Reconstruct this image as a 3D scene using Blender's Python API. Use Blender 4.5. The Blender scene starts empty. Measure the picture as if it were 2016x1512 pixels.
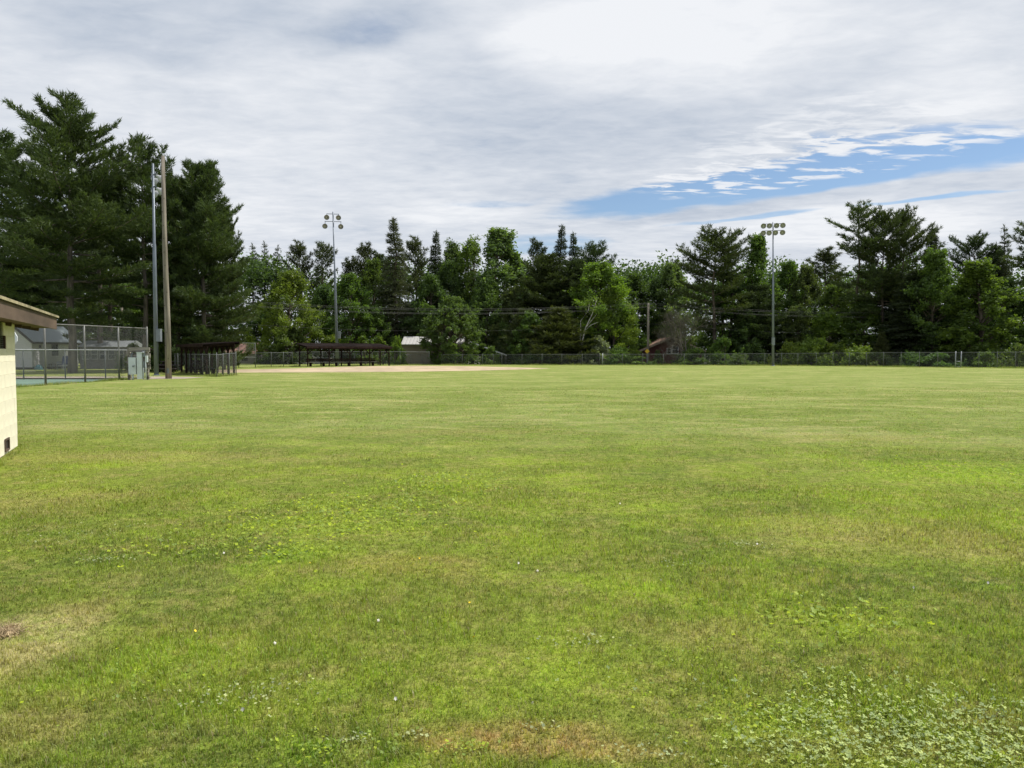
import bpy, math, random
import numpy as np
from mathutils import Vector, Matrix

sc = bpy.context.scene
R = math.radians
# ------------------------------------------------------------------ camera
F, CX, CY, HOR, EYE = 1500.0, 1008.0, 756.0, 692.0, 1.6
PITCH = math.atan((CY - HOR) / F)
cam_d = bpy.data.cameras.new('camera'); cam = bpy.data.objects.new('camera', cam_d)
sc.collection.objects.link(cam); sc.camera = cam
cam.location = (0, 0, EYE); cam.rotation_euler = (R(90) - PITCH, 0, 0)
cam_d.sensor_width = 36; cam_d.lens = F / 2016 * 36; cam_d.clip_start = .05; cam_d.clip_end = 3000

# ------------------------------------------------------------------ light
SUN = Vector((.545, .215, .81)).normalized()
sl = bpy.data.lights.new('sun', 'SUN'); so = bpy.data.objects.new('sun', sl); sc.collection.objects.link(so)
sl.energy = 5.0; sl.angle = R(1.2); sl.color = (1, .955, .88)
so.rotation_euler = SUN.to_track_quat('Z', 'Y').to_euler()
sc.view_settings.view_transform = 'Standard'; sc.view_settings.look = 'None'
sc.view_settings.exposure = 0.08; sc.view_settings.gamma = 1
sc.cycles.use_denoising = True
sc.cycles.use_adaptive_sampling = True; sc.cycles.adaptive_threshold = .015
sc.cycles.max_bounces = 4; sc.cycles.transparent_max_bounces = 14
sc.cycles.transmission_bounces = 2; sc.cycles.diffuse_bounces = 2; sc.cycles.glossy_bounces = 2


class NT:
    """small node-tree helper"""
    def __init__(s, tree): s.t = tree; s.n = tree.nodes; s.l = tree.links
    def add(s, typ, ins=None, **kw):
        n = s.n.new(typ)
        for k, v in kw.items(): setattr(n, k, v)
        if ins:
            for k, v in ins.items(): s.set(n, k, v)
        return n
    def set(s, n, k, v):
        if isinstance(v, bpy.types.NodeSocket): s.l.new(v, n.inputs[k])
        else: n.inputs[k].default_value = v
    def math(s, op, a, b=0.0, c=0.0, clamp=False):
        n = s.add('ShaderNodeMath', operation=op, use_clamp=clamp)
        for i, v in enumerate((a, b, c)): s.set(n, i, v)
        return n.outputs[0]
    def vmath(s, op, a, b=None, scale=None):
        n = s.add('ShaderNodeVectorMath', operation=op)
        s.set(n, 0, a)
        if b is not None: s.set(n, 1, b)
        if scale is not None: s.set(n, 'Scale', scale)
        return n.outputs['Value'] if op in ('LENGTH', 'DOT_PRODUCT') else n.outputs[0]
    def mapr(s, v, a, b, c=0.0, d=1.0, smooth=True):
        n = s.add('ShaderNodeMapRange', interpolation_type='SMOOTHSTEP' if smooth else 'LINEAR')
        for k, x in ((0, v), (1, a), (2, b), (3, c), (4, d)): s.set(n, k, x)
        return n.outputs[0]
    def noise(s, vec, scale, detail=4.0, rough=.55, dist=0.0, color=False):
        n = s.add('ShaderNodeTexNoise', {'Vector': vec, 'Scale': scale, 'Detail': detail, 'Roughness': rough, 'Distortion': dist})
        return n.outputs['Color' if color else 'Fac']
    def mix(s, f, a, b, blend='MIX'):
        n = s.add('ShaderNodeMix', data_type='RGBA', blend_type=blend)
        s.set(n, 0, f); s.set(n, 6, a); s.set(n, 7, b)
        return n.outputs[2]
    def mapping(s, vec, loc=(0, 0, 0), rot=(0, 0, 0), scale=(1, 1, 1), typ='POINT'):
        n = s.add('ShaderNodeMapping', {'Vector': vec, 'Location': loc, 'Rotation': rot, 'Scale': scale}, vector_type=typ)
        return n.outputs[0]


def C(r, g, b): return (r, g, b, 1.0)


# ------------------------------------------------------------------ sky: Nishita with a broken cloud deck
def sky_plane(px, py):
    d = Vector(((px - CX) / F, 1, (HOR - py) / F)).normalized()
    return Vector((d.x / (d.z + .05), d.y / (d.z + .05)))


def make_world():
    w = bpy.data.worlds.new('World'); sc.world = w; w.use_nodes = True
    t = NT(w.node_tree); t.n.clear()
    out = t.add('ShaderNodeOutputWorld')
    nis = t.add('ShaderNodeTexSky', sky_type='NISHITA', sun_disc=False)
    nis.sun_elevation = math.asin(SUN.z); nis.sun_rotation = math.atan2(SUN.x, SUN.y)
    nis.altitude = 300; nis.air_density = 1.0; nis.dust_density = .15; nis.ozone_density = 3.0
    bg1 = t.add('ShaderNodeBackground', {'Color': nis.outputs[0], 'Strength': .105})
    d = t.add('ShaderNodeTexCoord').outputs['Generated']
    sp = t.add('ShaderNodeSeparateXYZ', {0: d})
    zc = t.math('MAXIMUM', t.math('ADD', sp.outputs[2], .05), .04)
    P = t.add('ShaderNodeCombineXYZ', {0: t.math('DIVIDE', sp.outputs[0], zc), 1: t.math('DIVIDE', sp.outputs[1], zc)}).outputs[0]
    # warp
    wn = t.vmath('SUBTRACT', t.noise(P, 1.2, 3, .6, color=True), (.5, .5, .5))
    PW = t.vmath('ADD', P, t.vmath('SCALE', wn, scale=.6))

    def blob(a, b, half, soft=(1.0, .35), vec=None):
        a, b = sky_plane(*a), sky_plane(*b)
        m = (a + b) / 2; dv = b - a
        v = t.mapping(vec or PW, (m.x, m.y, 0), (0, 0, math.atan2(dv.y, dv.x)), (max(dv.length / 2, half), half, 1), 'TEXTURE')
        return t.mapr(t.vmath('LENGTH', v), soft[0], soft[1])

    def total(lst):
        s = None
        for wt, x in lst:
            x = t.math('MULTIPLY', x, wt)
            s = x if s is None else t.math('ADD', s, x)
        return s
    # streaky noises: stretched along the band direction
    ang = math.atan2((sky_plane(2016, 300) - sky_plane(1180, 420)).y, (sky_plane(2016, 300) - sky_plane(1180, 420)).x)
    PS = t.mapping(P, (0, 0, 0), (0, 0, -ang), (.85, 1.0, 1))
    n_big = t.noise(PS, .6, 3, .55, .4)
    n_mid = t.noise(PS, 1.7, 6, .60, .5)
    n_fin = t.noise(t.mapping(P, (9, 4, 0), (0, 0, -ang + .3), (1.0, 1.5, 1)), 6.0, 4, .6, .3)
    n_rip = t.noise(t.mapping(P, (3, 1, 0), (0, 0, -ang + .15), (3.4, 8.0, 1)), 1.5, 4, .6, .6)
    gaps = total([
        (1.25, blob((960, 448), (2500, 240), .40)),
        (.80, blob((1500, 330), (2060, 235), .34)),
        (.8, blob((1280, 447), (1680, 415), .13)),
        (.75, blob((1600, 418), (2100, 372), .09)),
        (.62, blob((960, 505), (1240, 452), .6)),
        (.48, blob((820, 408), (1120, 398), .16)),
        (.16, blob((640, 170), (880, -90), .12)),
        (.26, blob((560, 40), (800, 50), .25)),
        (.60, blob((1140, 18), (1220, -5), .06)),
        (.45, blob((-60, 400), (120, 360), .45)),
    ])
    cover = t.math('ADD', .93, t.math('MULTIPLY', t.math('SUBTRACT', n_big, .5), .8))
    cover = t.math('SUBTRACT', cover, gaps)
    cover = t.math('ADD', cover, t.math('MULTIPLY', t.math('SUBTRACT', n_mid, .5), .9))
    cover = t.math('ADD', cover, t.math('MULTIPLY', t.math('SUBTRACT', n_fin, .5), .35))
    rip = t.mapr(n_rip, .42, .62)
    rip = t.math('MULTIPLY', rip, t.math('ADD', blob((1200, 400), (2000, 262), .40, (1.0, .6)), t.math('MULTIPLY', blob((1200, 330), (2080, 195), .34), .7), clamp=True))
    cover = t.math('ADD', cover, t.math('MULTIPLY', rip, .85))
    alpha = t.mapr(cover, -.10, .78)
    veil = t.math('MAXIMUM', alpha, t.mapr(sp.outputs[2], .16, .02, .03, .5))
    # brightness of the deck
    br = total([
        (.26, blob((800, 80), (1750, 120), .60)),
        (.13, blob((860, 75), (1950, 110), .52, (1.04, .84))),
        (.12, blob((900, 60), (1400, 110), .30)),
        (.30, blob((1650, 205), (2100, 170), .30)),
        (.34, blob((1350, 480), (2100, 420), 1.0)),
        (.30, blob((720, 435), (1080, 415), .45)),
        (.12, blob((150, 400), (800, 330), 1.6)),
        (.14, blob((350, 190), (900, 180), .5)),
        (-.26, blob((0, 60), (780, 40), .5)),
        (-.30, blob((620, 160), (870, -90), .17)),
        (-.26, blob((1050, 445), (1900, 372), .35)),
        (-.14, blob((900, 280), (1500, 240), .7)),
    ])
    b = t.math('ADD', .55, br)
    b = t.math('ADD', b, t.math('MULTIPLY', t.math('SUBTRACT', n_mid, .5), .70))
    b = t.math('ADD', b, t.math('MULTIPLY', t.math('SUBTRACT', n_fin, .5), .62))
    b = t.math('ADD', b, t.math('MULTIPLY', t.math('SUBTRACT', n_big, .5), .6))
    b = t.math('ADD', b, t.math('MULTIPLY', rip, .45))
    b = t.math('ADD', b, t.math('MULTIPLY', t.mapr(sp.outputs[2], .30, .02), .10), clamp=True)
    col = t.mix(b, C(.385, .455, .565), C(.83, .85, .885))
    bg2 = t.add('ShaderNodeBackground', {'Color': col, 'Strength': 1.0})
    mx = t.add('ShaderNodeMixShader', {0: veil, 1: bg1.outputs[0], 2: bg2.outputs[0]})
    t.l.new(mx.outputs[0], out.inputs[0])


make_world()
sc.world.cycles.sampling_method = 'MANUAL'; sc.world.cycles.sample_map_resolution = 512

# ------------------------------------------------------------------ pixel helpers (a pixel gives a direction; distance comes from the ground it stands on)
FW = Vector((0, math.cos(PITCH), -math.sin(PITCH))); UP = Vector((0, math.sin(PITCH), math.cos(PITCH)))


def ray(px, py): return FW + Vector(((px - CX) / F, 0, 0)) + UP * ((CY - py) / F)


def P(px, py):
    r = ray(px, py); k = -EYE / r.z
    return Vector((r.x * k, r.y * k, 0))


def at(px, py, Y):
    r = ray(px, py); k = Y / r.y
    return Vector((r.x * k, Y, EYE + r.z * k))


def base(px, Y):
    """point on the ground at depth Y seen in column px"""
    py = HOR + F * EYE / Y
    v = at(px, py, Y); v.z = 0
    return v


def on_line(px, A, B):
    """point where column px meets the ground line A-B"""
    k = (px - CX) / F * (1 / math.cos(PITCH))
    d = B - A
    s = (A.x - k * A.y) / (k * d.y - d.x)
    return A + d * s, s


# ------------------------------------------------------------------ object helpers
COL = sc.collection
MATS = {}


def tag(o, label=None, cat=None, group=None, kind=None):
    for k, v in (('label', label), ('category', cat), ('group', group), ('kind', kind)):
        if v: o[k] = v
    return o


def empty(name, loc=(0, 0, 0), rz=0, label=None, cat=None, group=None):
    o = bpy.data.objects.new(name, None); COL.objects.link(o)
    o.location = loc; o.rotation_euler = (0, 0, rz); o.empty_display_size = .2
    return tag(o, label, cat, group)


def link(name, me, mat=None, parent=None, loc=None, rz=None):
    if mat is not None and len(me.materials) == 0: me.materials.append(mat)
    o = bpy.data.objects.new(name, me); COL.objects.link(o)
    if parent: o.parent = parent
    if loc is not None: o.location = loc
    if rz is not None: o.rotation_euler = (0, 0, rz)
    return o


class MB:
    def __init__(s): s.v = []; s.f = []; s.uv = None
    def box(s, c, size, rz=0, rx=0, ry=0):
        m = Matrix.Translation(c) @ Matrix.Rotation(rz, 4, 'Z') @ Matrix.Rotation(ry, 4, 'Y') @ Matrix.Rotation(rx, 4, 'X')
        n = len(s.v); a, b, h = size[0] / 2, size[1] / 2, size[2] / 2
        for x, y, z in ((-a, -b, -h), (a, -b, -h), (a, b, -h), (-a, b, -h), (-a, -b, h), (a, -b, h), (a, b, h), (-a, b, h)):
            s.v.append(m @ Vector((x, y, z)))
        s.f += [[n + i for i in q] for q in ((0, 3, 2, 1), (4, 5, 6, 7), (0, 1, 5, 4), (1, 2, 6, 5), (2, 3, 7, 6), (3, 0, 4, 7))]
        return s
    def bar(s, a, b, w, h):
        a, b = Vector(a), Vector(b); d = b - a; L = d.length; d.normalize()
        up = Vector((0, 0, 1)) if abs(d.z) < .95 else Vector((0, 1, 0))
        sx = d.cross(up).normalized(); sz = sx.cross(d)
        n = len(s.v)
        for p in (a, b):
            for i, j in ((-1, -1), (1, -1), (1, 1), (-1, 1)): s.v.append(p + sx * (i * w / 2) + sz * (j * h / 2))
        s.f += [[n, n + 3, n + 2, n + 1], [n + 4, n + 5, n + 6, n + 7]] + [[n + i, n + (i + 1) % 4, n + 4 + (i + 1) % 4, n + 4 + i] for i in range(4)]
        return s
    def tube(s, pts, radii, k=8, cap=True):
        pts = [Vector(p) for p in pts]
        if not hasattr(radii, '__len__'): radii = [radii] * len(pts)
        n0 = len(s.v)
        for i, p in enumerate(pts):
            d = (pts[min(i + 1, len(pts) - 1)] - pts[max(i - 1, 0)]).normalized()
            ref = Vector((0, 0, 1)) if abs(d.z) < .9 else Vector((1, 0, 0))
            u = d.cross(ref).normalized(); v = d.cross(u)
            for j in range(k):
                a = 2 * math.pi * j / k
                s.v.append(p + (u * math.cos(a) + v * math.sin(a)) * radii[i])
        for i in range(len(pts) - 1):
            for j in range(k):
                a = n0 + i * k + j; b = n0 + i * k + (j + 1) % k
                s.f.append([a, b, b + k, a + k])
        if cap:
            s.f.append([n0 + j for j in range(k)][::-1]); m = n0 + (len(pts) - 1) * k
            s.f.append([m + j for j in range(k)])
        return s
    def prism(s, poly, z0, z1):
        n = len(s.v); k = len(poly)
        s.v += [Vector((p[0], p[1], z0)) for p in poly] + [Vector((p[0], p[1], z1)) for p in poly]
        s.f += [list(range(n, n + k))[::-1], list(range(n + k, n + 2 * k))]
        s.f += [[n + i, n + (i + 1) % k, n + k + (i + 1) % k, n + k + i] for i in range(k)]
        return s
    def face(s, pts):
        n = len(s.v); s.v += [Vector(p) for p in pts]; s.f.append(list(range(n, n + len(pts)))); return s
    def mesh(s, name, smooth=False):
        me = bpy.data.meshes.new(name); me.from_pydata([tuple(v) for v in s.v], [], s.f); me.update()
        if smooth: me.polygons.foreach_set('use_smooth', [True] * len(me.polygons))
        return me
    def build(s, name, mat, parent=None, loc=None, rz=None, smooth=False):
        return link(name, s.mesh(name, smooth), mat, parent, loc, rz)


def np_mesh(name, V, Fc, rnd=None, smooth=False):
    me = bpy.data.meshes.new(name)
    n, k = Fc.shape
    me.vertices.add(len(V)); me.vertices.foreach_set('co', np.ascontiguousarray(V, dtype=np.float32).ravel())
    me.loops.add(Fc.size); me.loops.foreach_set('vertex_index', np.ascontiguousarray(Fc, dtype=np.int32).ravel())
    me.polygons.add(n); me.polygons.foreach_set('loop_start', np.arange(0, n * k, k, dtype=np.int32))
    if smooth: me.polygons.foreach_set('use_smooth', np.ones(n, dtype=bool))
    me.update(calc_edges=True)
    if rnd is not None:
        a = me.attributes.new('rnd', 'FLOAT', 'FACE'); a.data.foreach_set('value', rnd.astype(np.float32))
    return me


# ------------------------------------------------------------------ materials
def pmat(name, col, rough=.8, metal=0.0, var=.18, scale=6.0, bump=0.0, bscale=30.0, stretch=(1, 1, 1), spec=.3, col2=None):
    if name in MATS: return MATS[name]
    m = bpy.data.materials.new(name); m.use_nodes = True; t = NT(m.node_tree)
    bs = t.n['Principled BSDF']
    tc = t.add('ShaderNodeTexCoord').outputs['Object']
    v = t.mapping(tc, scale=stretch)
    n = t.noise(v, scale, 5, .6)
    n2 = t.noise(v, scale * .23, 3, .5)
    f = t.math('ADD', t.math('MULTIPLY', n, .6), t.math('MULTIPLY', n2, .4))
    c2 = col2 or tuple(max(0, x * (1 - 2 * var)) for x in col)
    c1 = tuple(min(1, x * (1 + (0 if col2 else var))) for x in col)
    t.set(bs, 'Base Color', t.mix(t.mapr(f, .33, .67), C(*c2), C(*c1)))
    bs.inputs['Roughness'].default_value = rough; bs.inputs['Metallic'].default_value = metal
    bs.inputs['Specular IOR Level'].default_value = spec
    if bump:
        b = t.add('ShaderNodeBump', {'Strength': bump, 'Distance': .02, 'Height': t.noise(v, bscale, 6, .65)})
        t.set(bs, 'Normal', b.outputs[0])
    MATS[name] = m
    return m


def leaf_mat(name, trans=.35, tcol=(1.25, 1.35, .5), gloss=.05):
    m = bpy.data.materials.new(name); m.use_nodes = True; t = NT(m.node_tree); t.n.clear()
    out = t.add('ShaderNodeOutputMaterial')
    oi = t.add('ShaderNodeObjectInfo'); at_ = t.add('ShaderNodeAttribute', attribute_name='rnd')
    h = t.add('ShaderNodeHueSaturation', {'Hue': t.math('MULTIPLY_ADD', at_.outputs['Fac'], -.035, .515),
              'Saturation': t.math('MULTIPLY_ADD', at_.outputs['Fac'], .25, .85),
              'Value': t.math('MULTIPLY_ADD', at_.outputs['Fac'], .7, .65), 'Color': oi.outputs['Color']}).outputs[0]
    df = t.add('ShaderNodeBsdfDiffuse', {'Color': h})
    tr = t.add('ShaderNodeBsdfTranslucent', {'Color': t.mix(1.0, h, C(*tcol), 'MULTIPLY')})
    mx = t.add('ShaderNodeMixShader', {0: trans, 1: df.outputs[0], 2: tr.outputs[0]})
    gl = t.add('ShaderNodeBsdfGlossy', {'Color': C(.9, .95, 1), 'Roughness': .45})
    m2 = t.add('ShaderNodeMixShader', {0: gloss, 1: mx.outputs[0], 2: gl.outputs[0]})
    t.l.new(m2.outputs[0], out.inputs[0])
    return m


def chain_mat(name, pitch=.06, wire=.10, col=(.30, .31, .31)):
    m = bpy.data.materials.new(name); m.use_nodes = True; t = NT(m.node_tree); t.n.clear()
    out = t.add('ShaderNodeOutputMaterial')
    uv = t.add('ShaderNodeUVMap').outputs[0]; s = t.add('ShaderNodeSeparateXYZ', {0: uv})
    u, v = s.outputs[0], s.outputs[1]

    def line(x):
        fr = t.math('FRACT', t.math('DIVIDE', x, pitch))
        return t.math('LESS_THAN', t.math('ABSOLUTE', t.math('SUBTRACT', fr, .5)), wire)
    a = t.math('MAXIMUM', line(t.math('ADD', u, v)), line(t.math('SUBTRACT', u, v)))
    bs = t.add('ShaderNodeBsdfPrincipled', {'Base Color': C(*col), 'Metallic': .35, 'Roughness': .55})
    tr = t.add('ShaderNodeBsdfTransparent')
    mx = t.add('ShaderNodeMixShader', {0: a, 1: tr.outputs[0], 2: bs.outputs[0]})
    t.l.new(mx.outputs[0], out.inputs[0])
    return m


NEEDLE = leaf_mat('pine_needles', .30, (1.15, 1.25, .5), .012)
LEAF = leaf_mat('tree_leaves', .45, (1.25, 1.4, .45), .015)
BARK = pmat('bark', (.105, .085, .066), .95, var=.35, scale=5, stretch=(1, 1, .25), bump=.6, bscale=18)
BARKP = pmat('bark_pine_grey', (.15, .13, .11), .95, var=.35, scale=4, stretch=(1, 1, .2), bump=.8, bscale=14)
BIRCH = pmat('bark_birch', (.55, .53, .48), .8, var=.3, scale=4, stretch=(1, 1, 3))
TWIG = pmat('dead_twigs', (.19, .17, .14), .95, var=.25, scale=3)
GALV = pmat('galvanised_steel', (.33, .35, .36), .5, .5, var=.12, scale=3)
POSTD = pmat('weathered_steel_post', (.20, .20, .19), .6, .4, var=.15, scale=3)
POLE = pmat('painted_pole_steel', (.17, .195, .235), .45, .35, var=.08, scale=2)
WOODPOLE = pmat('old_pole_wood', (.25, .22, .18), .9, var=.3, scale=7, stretch=(1, 1, .08), bump=.5, bscale=12)
DARKWOOD = pmat('dark_stained_wood', (.032, .021, .018), .9, var=.3, scale=5, stretch=(1, 1, 1), bump=.2, spec=.05)
ROOFDARK = pmat('dark_brown_roof', (.018, .013, .012), .9, var=.3, scale=2, spec=.03)
GREYWOOD = pmat('weathered_grey_plank', (.27, .245, .21), .9, var=.4, scale=9, stretch=(.12, 1, 1), bump=.5, bscale=20)
BOXGREY = pmat('painted_grey_metal', (.62, .67, .69), .5, .1, var=.06, scale=2)
BOXDARK = pmat('dull_grey_metal', (.21, .235, .25), .55, .2, var=.1, scale=2)
CHAIN = chain_mat('chain_link', .06, .046, (.16, .165, .165))
CHAINF = chain_mat('chain_link_far', .06, .018, (.26, .28, .29))
GLASS = pmat('dark_window_glass', (.03, .035, .04), .12, 0, var=.2, scale=1, spec=.6)

# ------------------------------------------------------------------ lawn colour (shared by the turf sheet and the blades)
def lawn_group():
    g = bpy.data.node_groups.new('lawn_colour', 'ShaderNodeTree')
    g.interface.new_socket('Color', in_out='OUTPUT', socket_type='NodeSocketColor')
    t = NT(g); out = t.add('NodeGroupOutput')
    pos = t.add('ShaderNodeNewGeometry').outputs['Position']
    s = t.add('ShaderNodeSeparateXYZ', {0: pos})
    flat = t.add('ShaderNodeCombineXYZ', {0: s.outputs[0], 1: s.outputs[1]}).outputs[0]
    n1 = t.noise(flat, .33, 4, .6, .6); n2 = t.noise(t.vmath('ADD', flat, (31, 7, 0)), .8, 4, .68, .5)
    n3 = t.noise(t.vmath('ADD', flat, (3, 77, 0)), 3.0, 3, .65); n4 = t.noise(flat, 14, 3, .6)
    nf = t.noise(t.mapping(flat, scale=(.45, .75, 1)), .5, 6, .75, .9)
    warp = t.vmath('SCALE', t.vmath('SUBTRACT', t.noise(flat, 1.1, 4, .65, color=True), (.5, .5, .5)), scale=1.5)
    BASE, BRIGHT, DARK, DRY, PALE, RUST = C(.186, .230, .040), C(.266, .345, .040), C(.132, .180, .034), C(.345, .300, .120), C(.240, .292, .100), C(.43, .28, .135)
    col = t.mix(t.mapr(n2, .45, .68), BASE, BRIGHT)
    col = t.mix(t.mapr(n1, .52, .36), col, DARK)
    col = t.mix(t.math('MULTIPLY', t.mapr(n3, .55, .75), .55), col, DRY)

    def patch(px, py, rx, ry, target, amt):
        nonlocal col
        c = P(px, py)
        v = t.vmath('ADD', t.mapping(flat, (c.x, c.y, 0), (0, 0, 0), (rx, ry, 1), 'TEXTURE'), warp)
        v = t.vmath('MULTIPLY', v, (1, 1, 0))
        m = t.math('MULTIPLY', t.mapr(t.vmath('LENGTH', v), 1.15, .25), amt)
        col = t.mix(t.math('MULTIPLY', m, t.mapr(n4, .2, .7, .55, 1)), col, target)
    # the field beyond about twelve metres is cut shorter and paler
    yy = t.math('ADD', s.outputs[1], t.math('MULTIPLY', t.math('SUBTRACT', n1, .5), 10.0))
    yy = t.math('ADD', yy, t.math('MULTIPLY', s.outputs[0], .10))
    far = t.mapr(yy, 9.8, 17.0)
    pale = t.mix(t.mapr(nf, .38, .64), C(.150, .206, .046), PALE)
    pale = t.mix(t.math('MULTIPLY', t.mapr(n2, .55, .75), .5), pale, C(.36, .34, .16))
    pale = t.mix(t.math('MULTIPLY', t.mapr(n1, .5, .33), .55), pale, C(.138, .198, .042))
    n5 = t.noise(t.mapping(flat, (4, 2, 0), (0, 0, .25), (.7, 1.1, 1)), 1.0, 5, .72, .6)
    pale = t.mix(t.math('MULTIPLY', t.mapr(n5, .52, .66), .85), pale, C(.37, .365, .165))
    pale = t.mix(t.math('MULTIPLY', t.mapr(n5, .47, .34), .7), pale, C(.126, .182, .042))
    n6 = t.noise(t.mapping(flat, (8, 5, 0), (0, 0, .1), (.55, 1.25, 1)), .33, 4, .68, .8)
    pale = t.mix(t.math('MULTIPLY', t.mapr(n6, .53, .66), .7), pale, C(.375, .36, .175))
    pale = t.mix(t.math('MULTIPLY', t.mapr(n6, .46, .35), .65), pale, C(.125, .175, .04))
    col = t.mix(t.math('MULTIPLY', far, .92), col, pale)
    for a in ((300, 900, 3.2, .8, DRY, .55), (80, 985, 1.3, .9, DRY, .5), (1700, 1050, 1.5, .9, DRY, .55), (1960, 1090, .8, .5, DRY, .6),
              (850, 850, 3.5, .7, DRY, .4), (1650, 862, 2.2, .8, DRY, .4), (700, 960, 1.6, .9, DARK, .7), (1280, 890, 2.5, .8, DARK, .6),
              (420, 1010, 1.2, .6, DARK, .4), (1900, 930, 2.2, 1.5, C(.26, .38, .03), .7), (1700, 975, 1.5, .8, C(.25, .34, .035), .5),
              (640, 1030, 1.0, 1.0, BRIGHT, .8), (880, 950, .8, 1.3, BRIGHT, .7), (1000, 1010, .8, .8, BRIGHT, .5), (560, 1095, .35, .25, C(.19, .32, .035), .6),
              (820, 1110, .8, .4, C(.32, .27, .08), .6), (60, 1260, .42, .55, C(.46, .40, .20), .9), (190, 1200, .35, .35, DRY, .7),
              (1000, 1455, .55, .18, RUST, .75), (1150, 1480, .35, .10, RUST, .65), (60, 1440, .35, .3, DRY, .6), (1420, 1250, .45, .3, DRY, .6),
              (1640, 1220, .7, .45, BRIGHT, .8), (1480, 1420, .3, .25, BRIGHT, .8), (660, 1480, .35, .2, C(.19, .29, .035), .7),
              (1900, 1330, .5, .4, C(.21, .26, .04), .7), (1640, 1470, .5, .2, C(.2, .2, .06), .5), (340, 1140, .6, .4, C(.2, .21, .08), .5)):
        patch(*a)
    col = t.mix(t.mapr(t.noise(t.vmath('ADD', flat, (5, 9, 0)), 6.5, 4, .72), .42, .62, 0, .5), col, t.mix(t.mapr(t.noise(flat, 2.2, 3, .5), .4, .6), C(.38, .34, .13), C(.27, .36, .05)))
    col = t.mix(.35, col, t.mix(t.mapr(n4, .3, .7), C(.18, .18, .18), C(.82, .82, .82)), 'OVERLAY')
    t.l.new(col, out.inputs[0])
    return g


LAWN = lawn_group()


def ground_mat():
    m = bpy.data.materials.new('turf'); m.use_nodes = True; t = NT(m.node_tree); bs = t.n['Principled BSDF']
    g = t.add('ShaderNodeGroup'); g.node_tree = LAWN
    pos = t.add('ShaderNodeNewGeometry').outputs['Position']
    hi = t.noise(pos, 38, 4, .7)
    thatch = t.mix(t.mapr(hi, .35, .65), C(.78, .78, .72), C(1.12, 1.10, 1.0))
    t.set(bs, 'Base Color', t.mix(1.0, g.outputs[0], thatch, 'MULTIPLY'))
    bs.inputs['Roughness'].default_value = .95; bs.inputs['Specular IOR Level'].default_value = .1
    b = t.add('ShaderNodeBump', {'Strength': .8, 'Distance': .05, 'Height': t.math('ADD', hi, t.math('MULTIPLY', t.noise(pos, 3, 3, .5), .6))})
    t.set(bs, 'Normal', b.outputs[0])
    return m


def blade_mat():
    m = bpy.data.materials.new('grass_blades'); m.use_nodes = True; t = NT(m.node_tree); t.n.clear()
    out = t.add('ShaderNodeOutputMaterial')
    g = t.add('ShaderNodeGroup'); g.node_tree = LAWN
    a = t.add('ShaderNodeAttribute', attribute_name='rnd').outputs['Fac']
    col = t.add('ShaderNodeHueSaturation', {'Hue': t.math('MULTIPLY_ADD', a, .05, .475), 'Saturation': 1.0,
                'Value': t.math('MULTIPLY_ADD', a, .72, .76), 'Color': g.outputs[0]}).outputs[0]
    col = t.mix(t.mapr(a, .86, .92), col, C(.30, .26, .13))
    df = t.add('ShaderNodeBsdfDiffuse', {'Color': col})
    tr = t.add('ShaderNodeBsdfTranslucent', {'Color': t.mix(1.0, col, C(1.2, 1.3, .6), 'MULTIPLY')})
    mx = t.add('ShaderNodeMixShader', {0: .48, 1: df.outputs[0], 2: tr.outputs[0]})
    gl = t.add('ShaderNodeBsdfGlossy', {'Color': C(.9, .95, 1), 'Roughness': .5})
    m2 = t.add('ShaderNodeMixShader', {0: .015, 1: mx.outputs[0], 2: gl.outputs[0]})
    t.l.new(m2.outputs[0], out.inputs[0])
    return m


TURF = ground_mat()
# the ground is level up to the fences and drops a little behind them
CREST = ([-900, -300, -40, -12, -6, 5, 20, 30, 37.5, 43.7, 48.7, 60, 90, 900], [100, 100, 100, 99, 95, 92.5, 90.8, 87, 83, 79.5, 77, 70, 60, 60])


def terr(x, y):
    k = min(1, max(0, (y - float(np.interp(x, *CREST))) / 5))
    return -.7 * k * k * (3 - 2 * k)


def gbase(px, Y):
    v = base(px, Y); v.z = terr(v.x, v.y); return v


def crest_sheet(dz, far):
    xs = [-900, -300, -120, -60, -40, -26, -12, -9, -6, 0, 5, 12, 20, 25, 30, 34, 37.5, 41, 43.7, 48.7, 60, 90, 300, 900]
    offs = [2.5, 3.75, 5, None] if far else [None, 0, 1.25, 2.5, 3.75, 5, 'end']
    g = MB()
    for x in xs:
        c = float(np.interp(x, *CREST))
        for o in offs:
            y = (1200 if far else -300) if o is None else (1200 if o == 'end' else c + o)
            g.v.append(Vector((x, y, terr(x, y) + dz)))
    n = len(offs)
    for i in range(len(xs) - 1):
        for j in range(n - 1): g.f.append([i * n + j, (i + 1) * n + j, (i + 1) * n + j + 1, i * n + j + 1])
    return g


tag(crest_sheet(0, False).build('lawn', TURF, smooth=True), kind='structure', label='mown green field with dry patches')
tag(crest_sheet(.006, True).build('woodland_ground', pmat('woodland_floor', (.045, .045, .02), .95, var=.4, scale=.6)), kind='structure')

# infield dirt
DIRT = pmat('infield_dirt', (.47, .37, .245), .95, var=.18, scale=.9, bump=.3, bscale=8)
pts = [(430, 733.6), (520, 733.4), (620, 733), (780, 732), (860, 731), (960, 729.2), (1030, 727.2), (1085, 725.4), (1040, 724.0), (1000, 723), (940, 721.3),
       (860, 720.4), (800, 720.2), (740, 720.8), (690, 721.8), (600, 724.8), (520, 726.8), (430, 728)]
g = MB(); g.face([Vector((*P(*p).xy, .004)) for p in pts])
tag(g.build('infield', DIRT), kind='structure')

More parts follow.
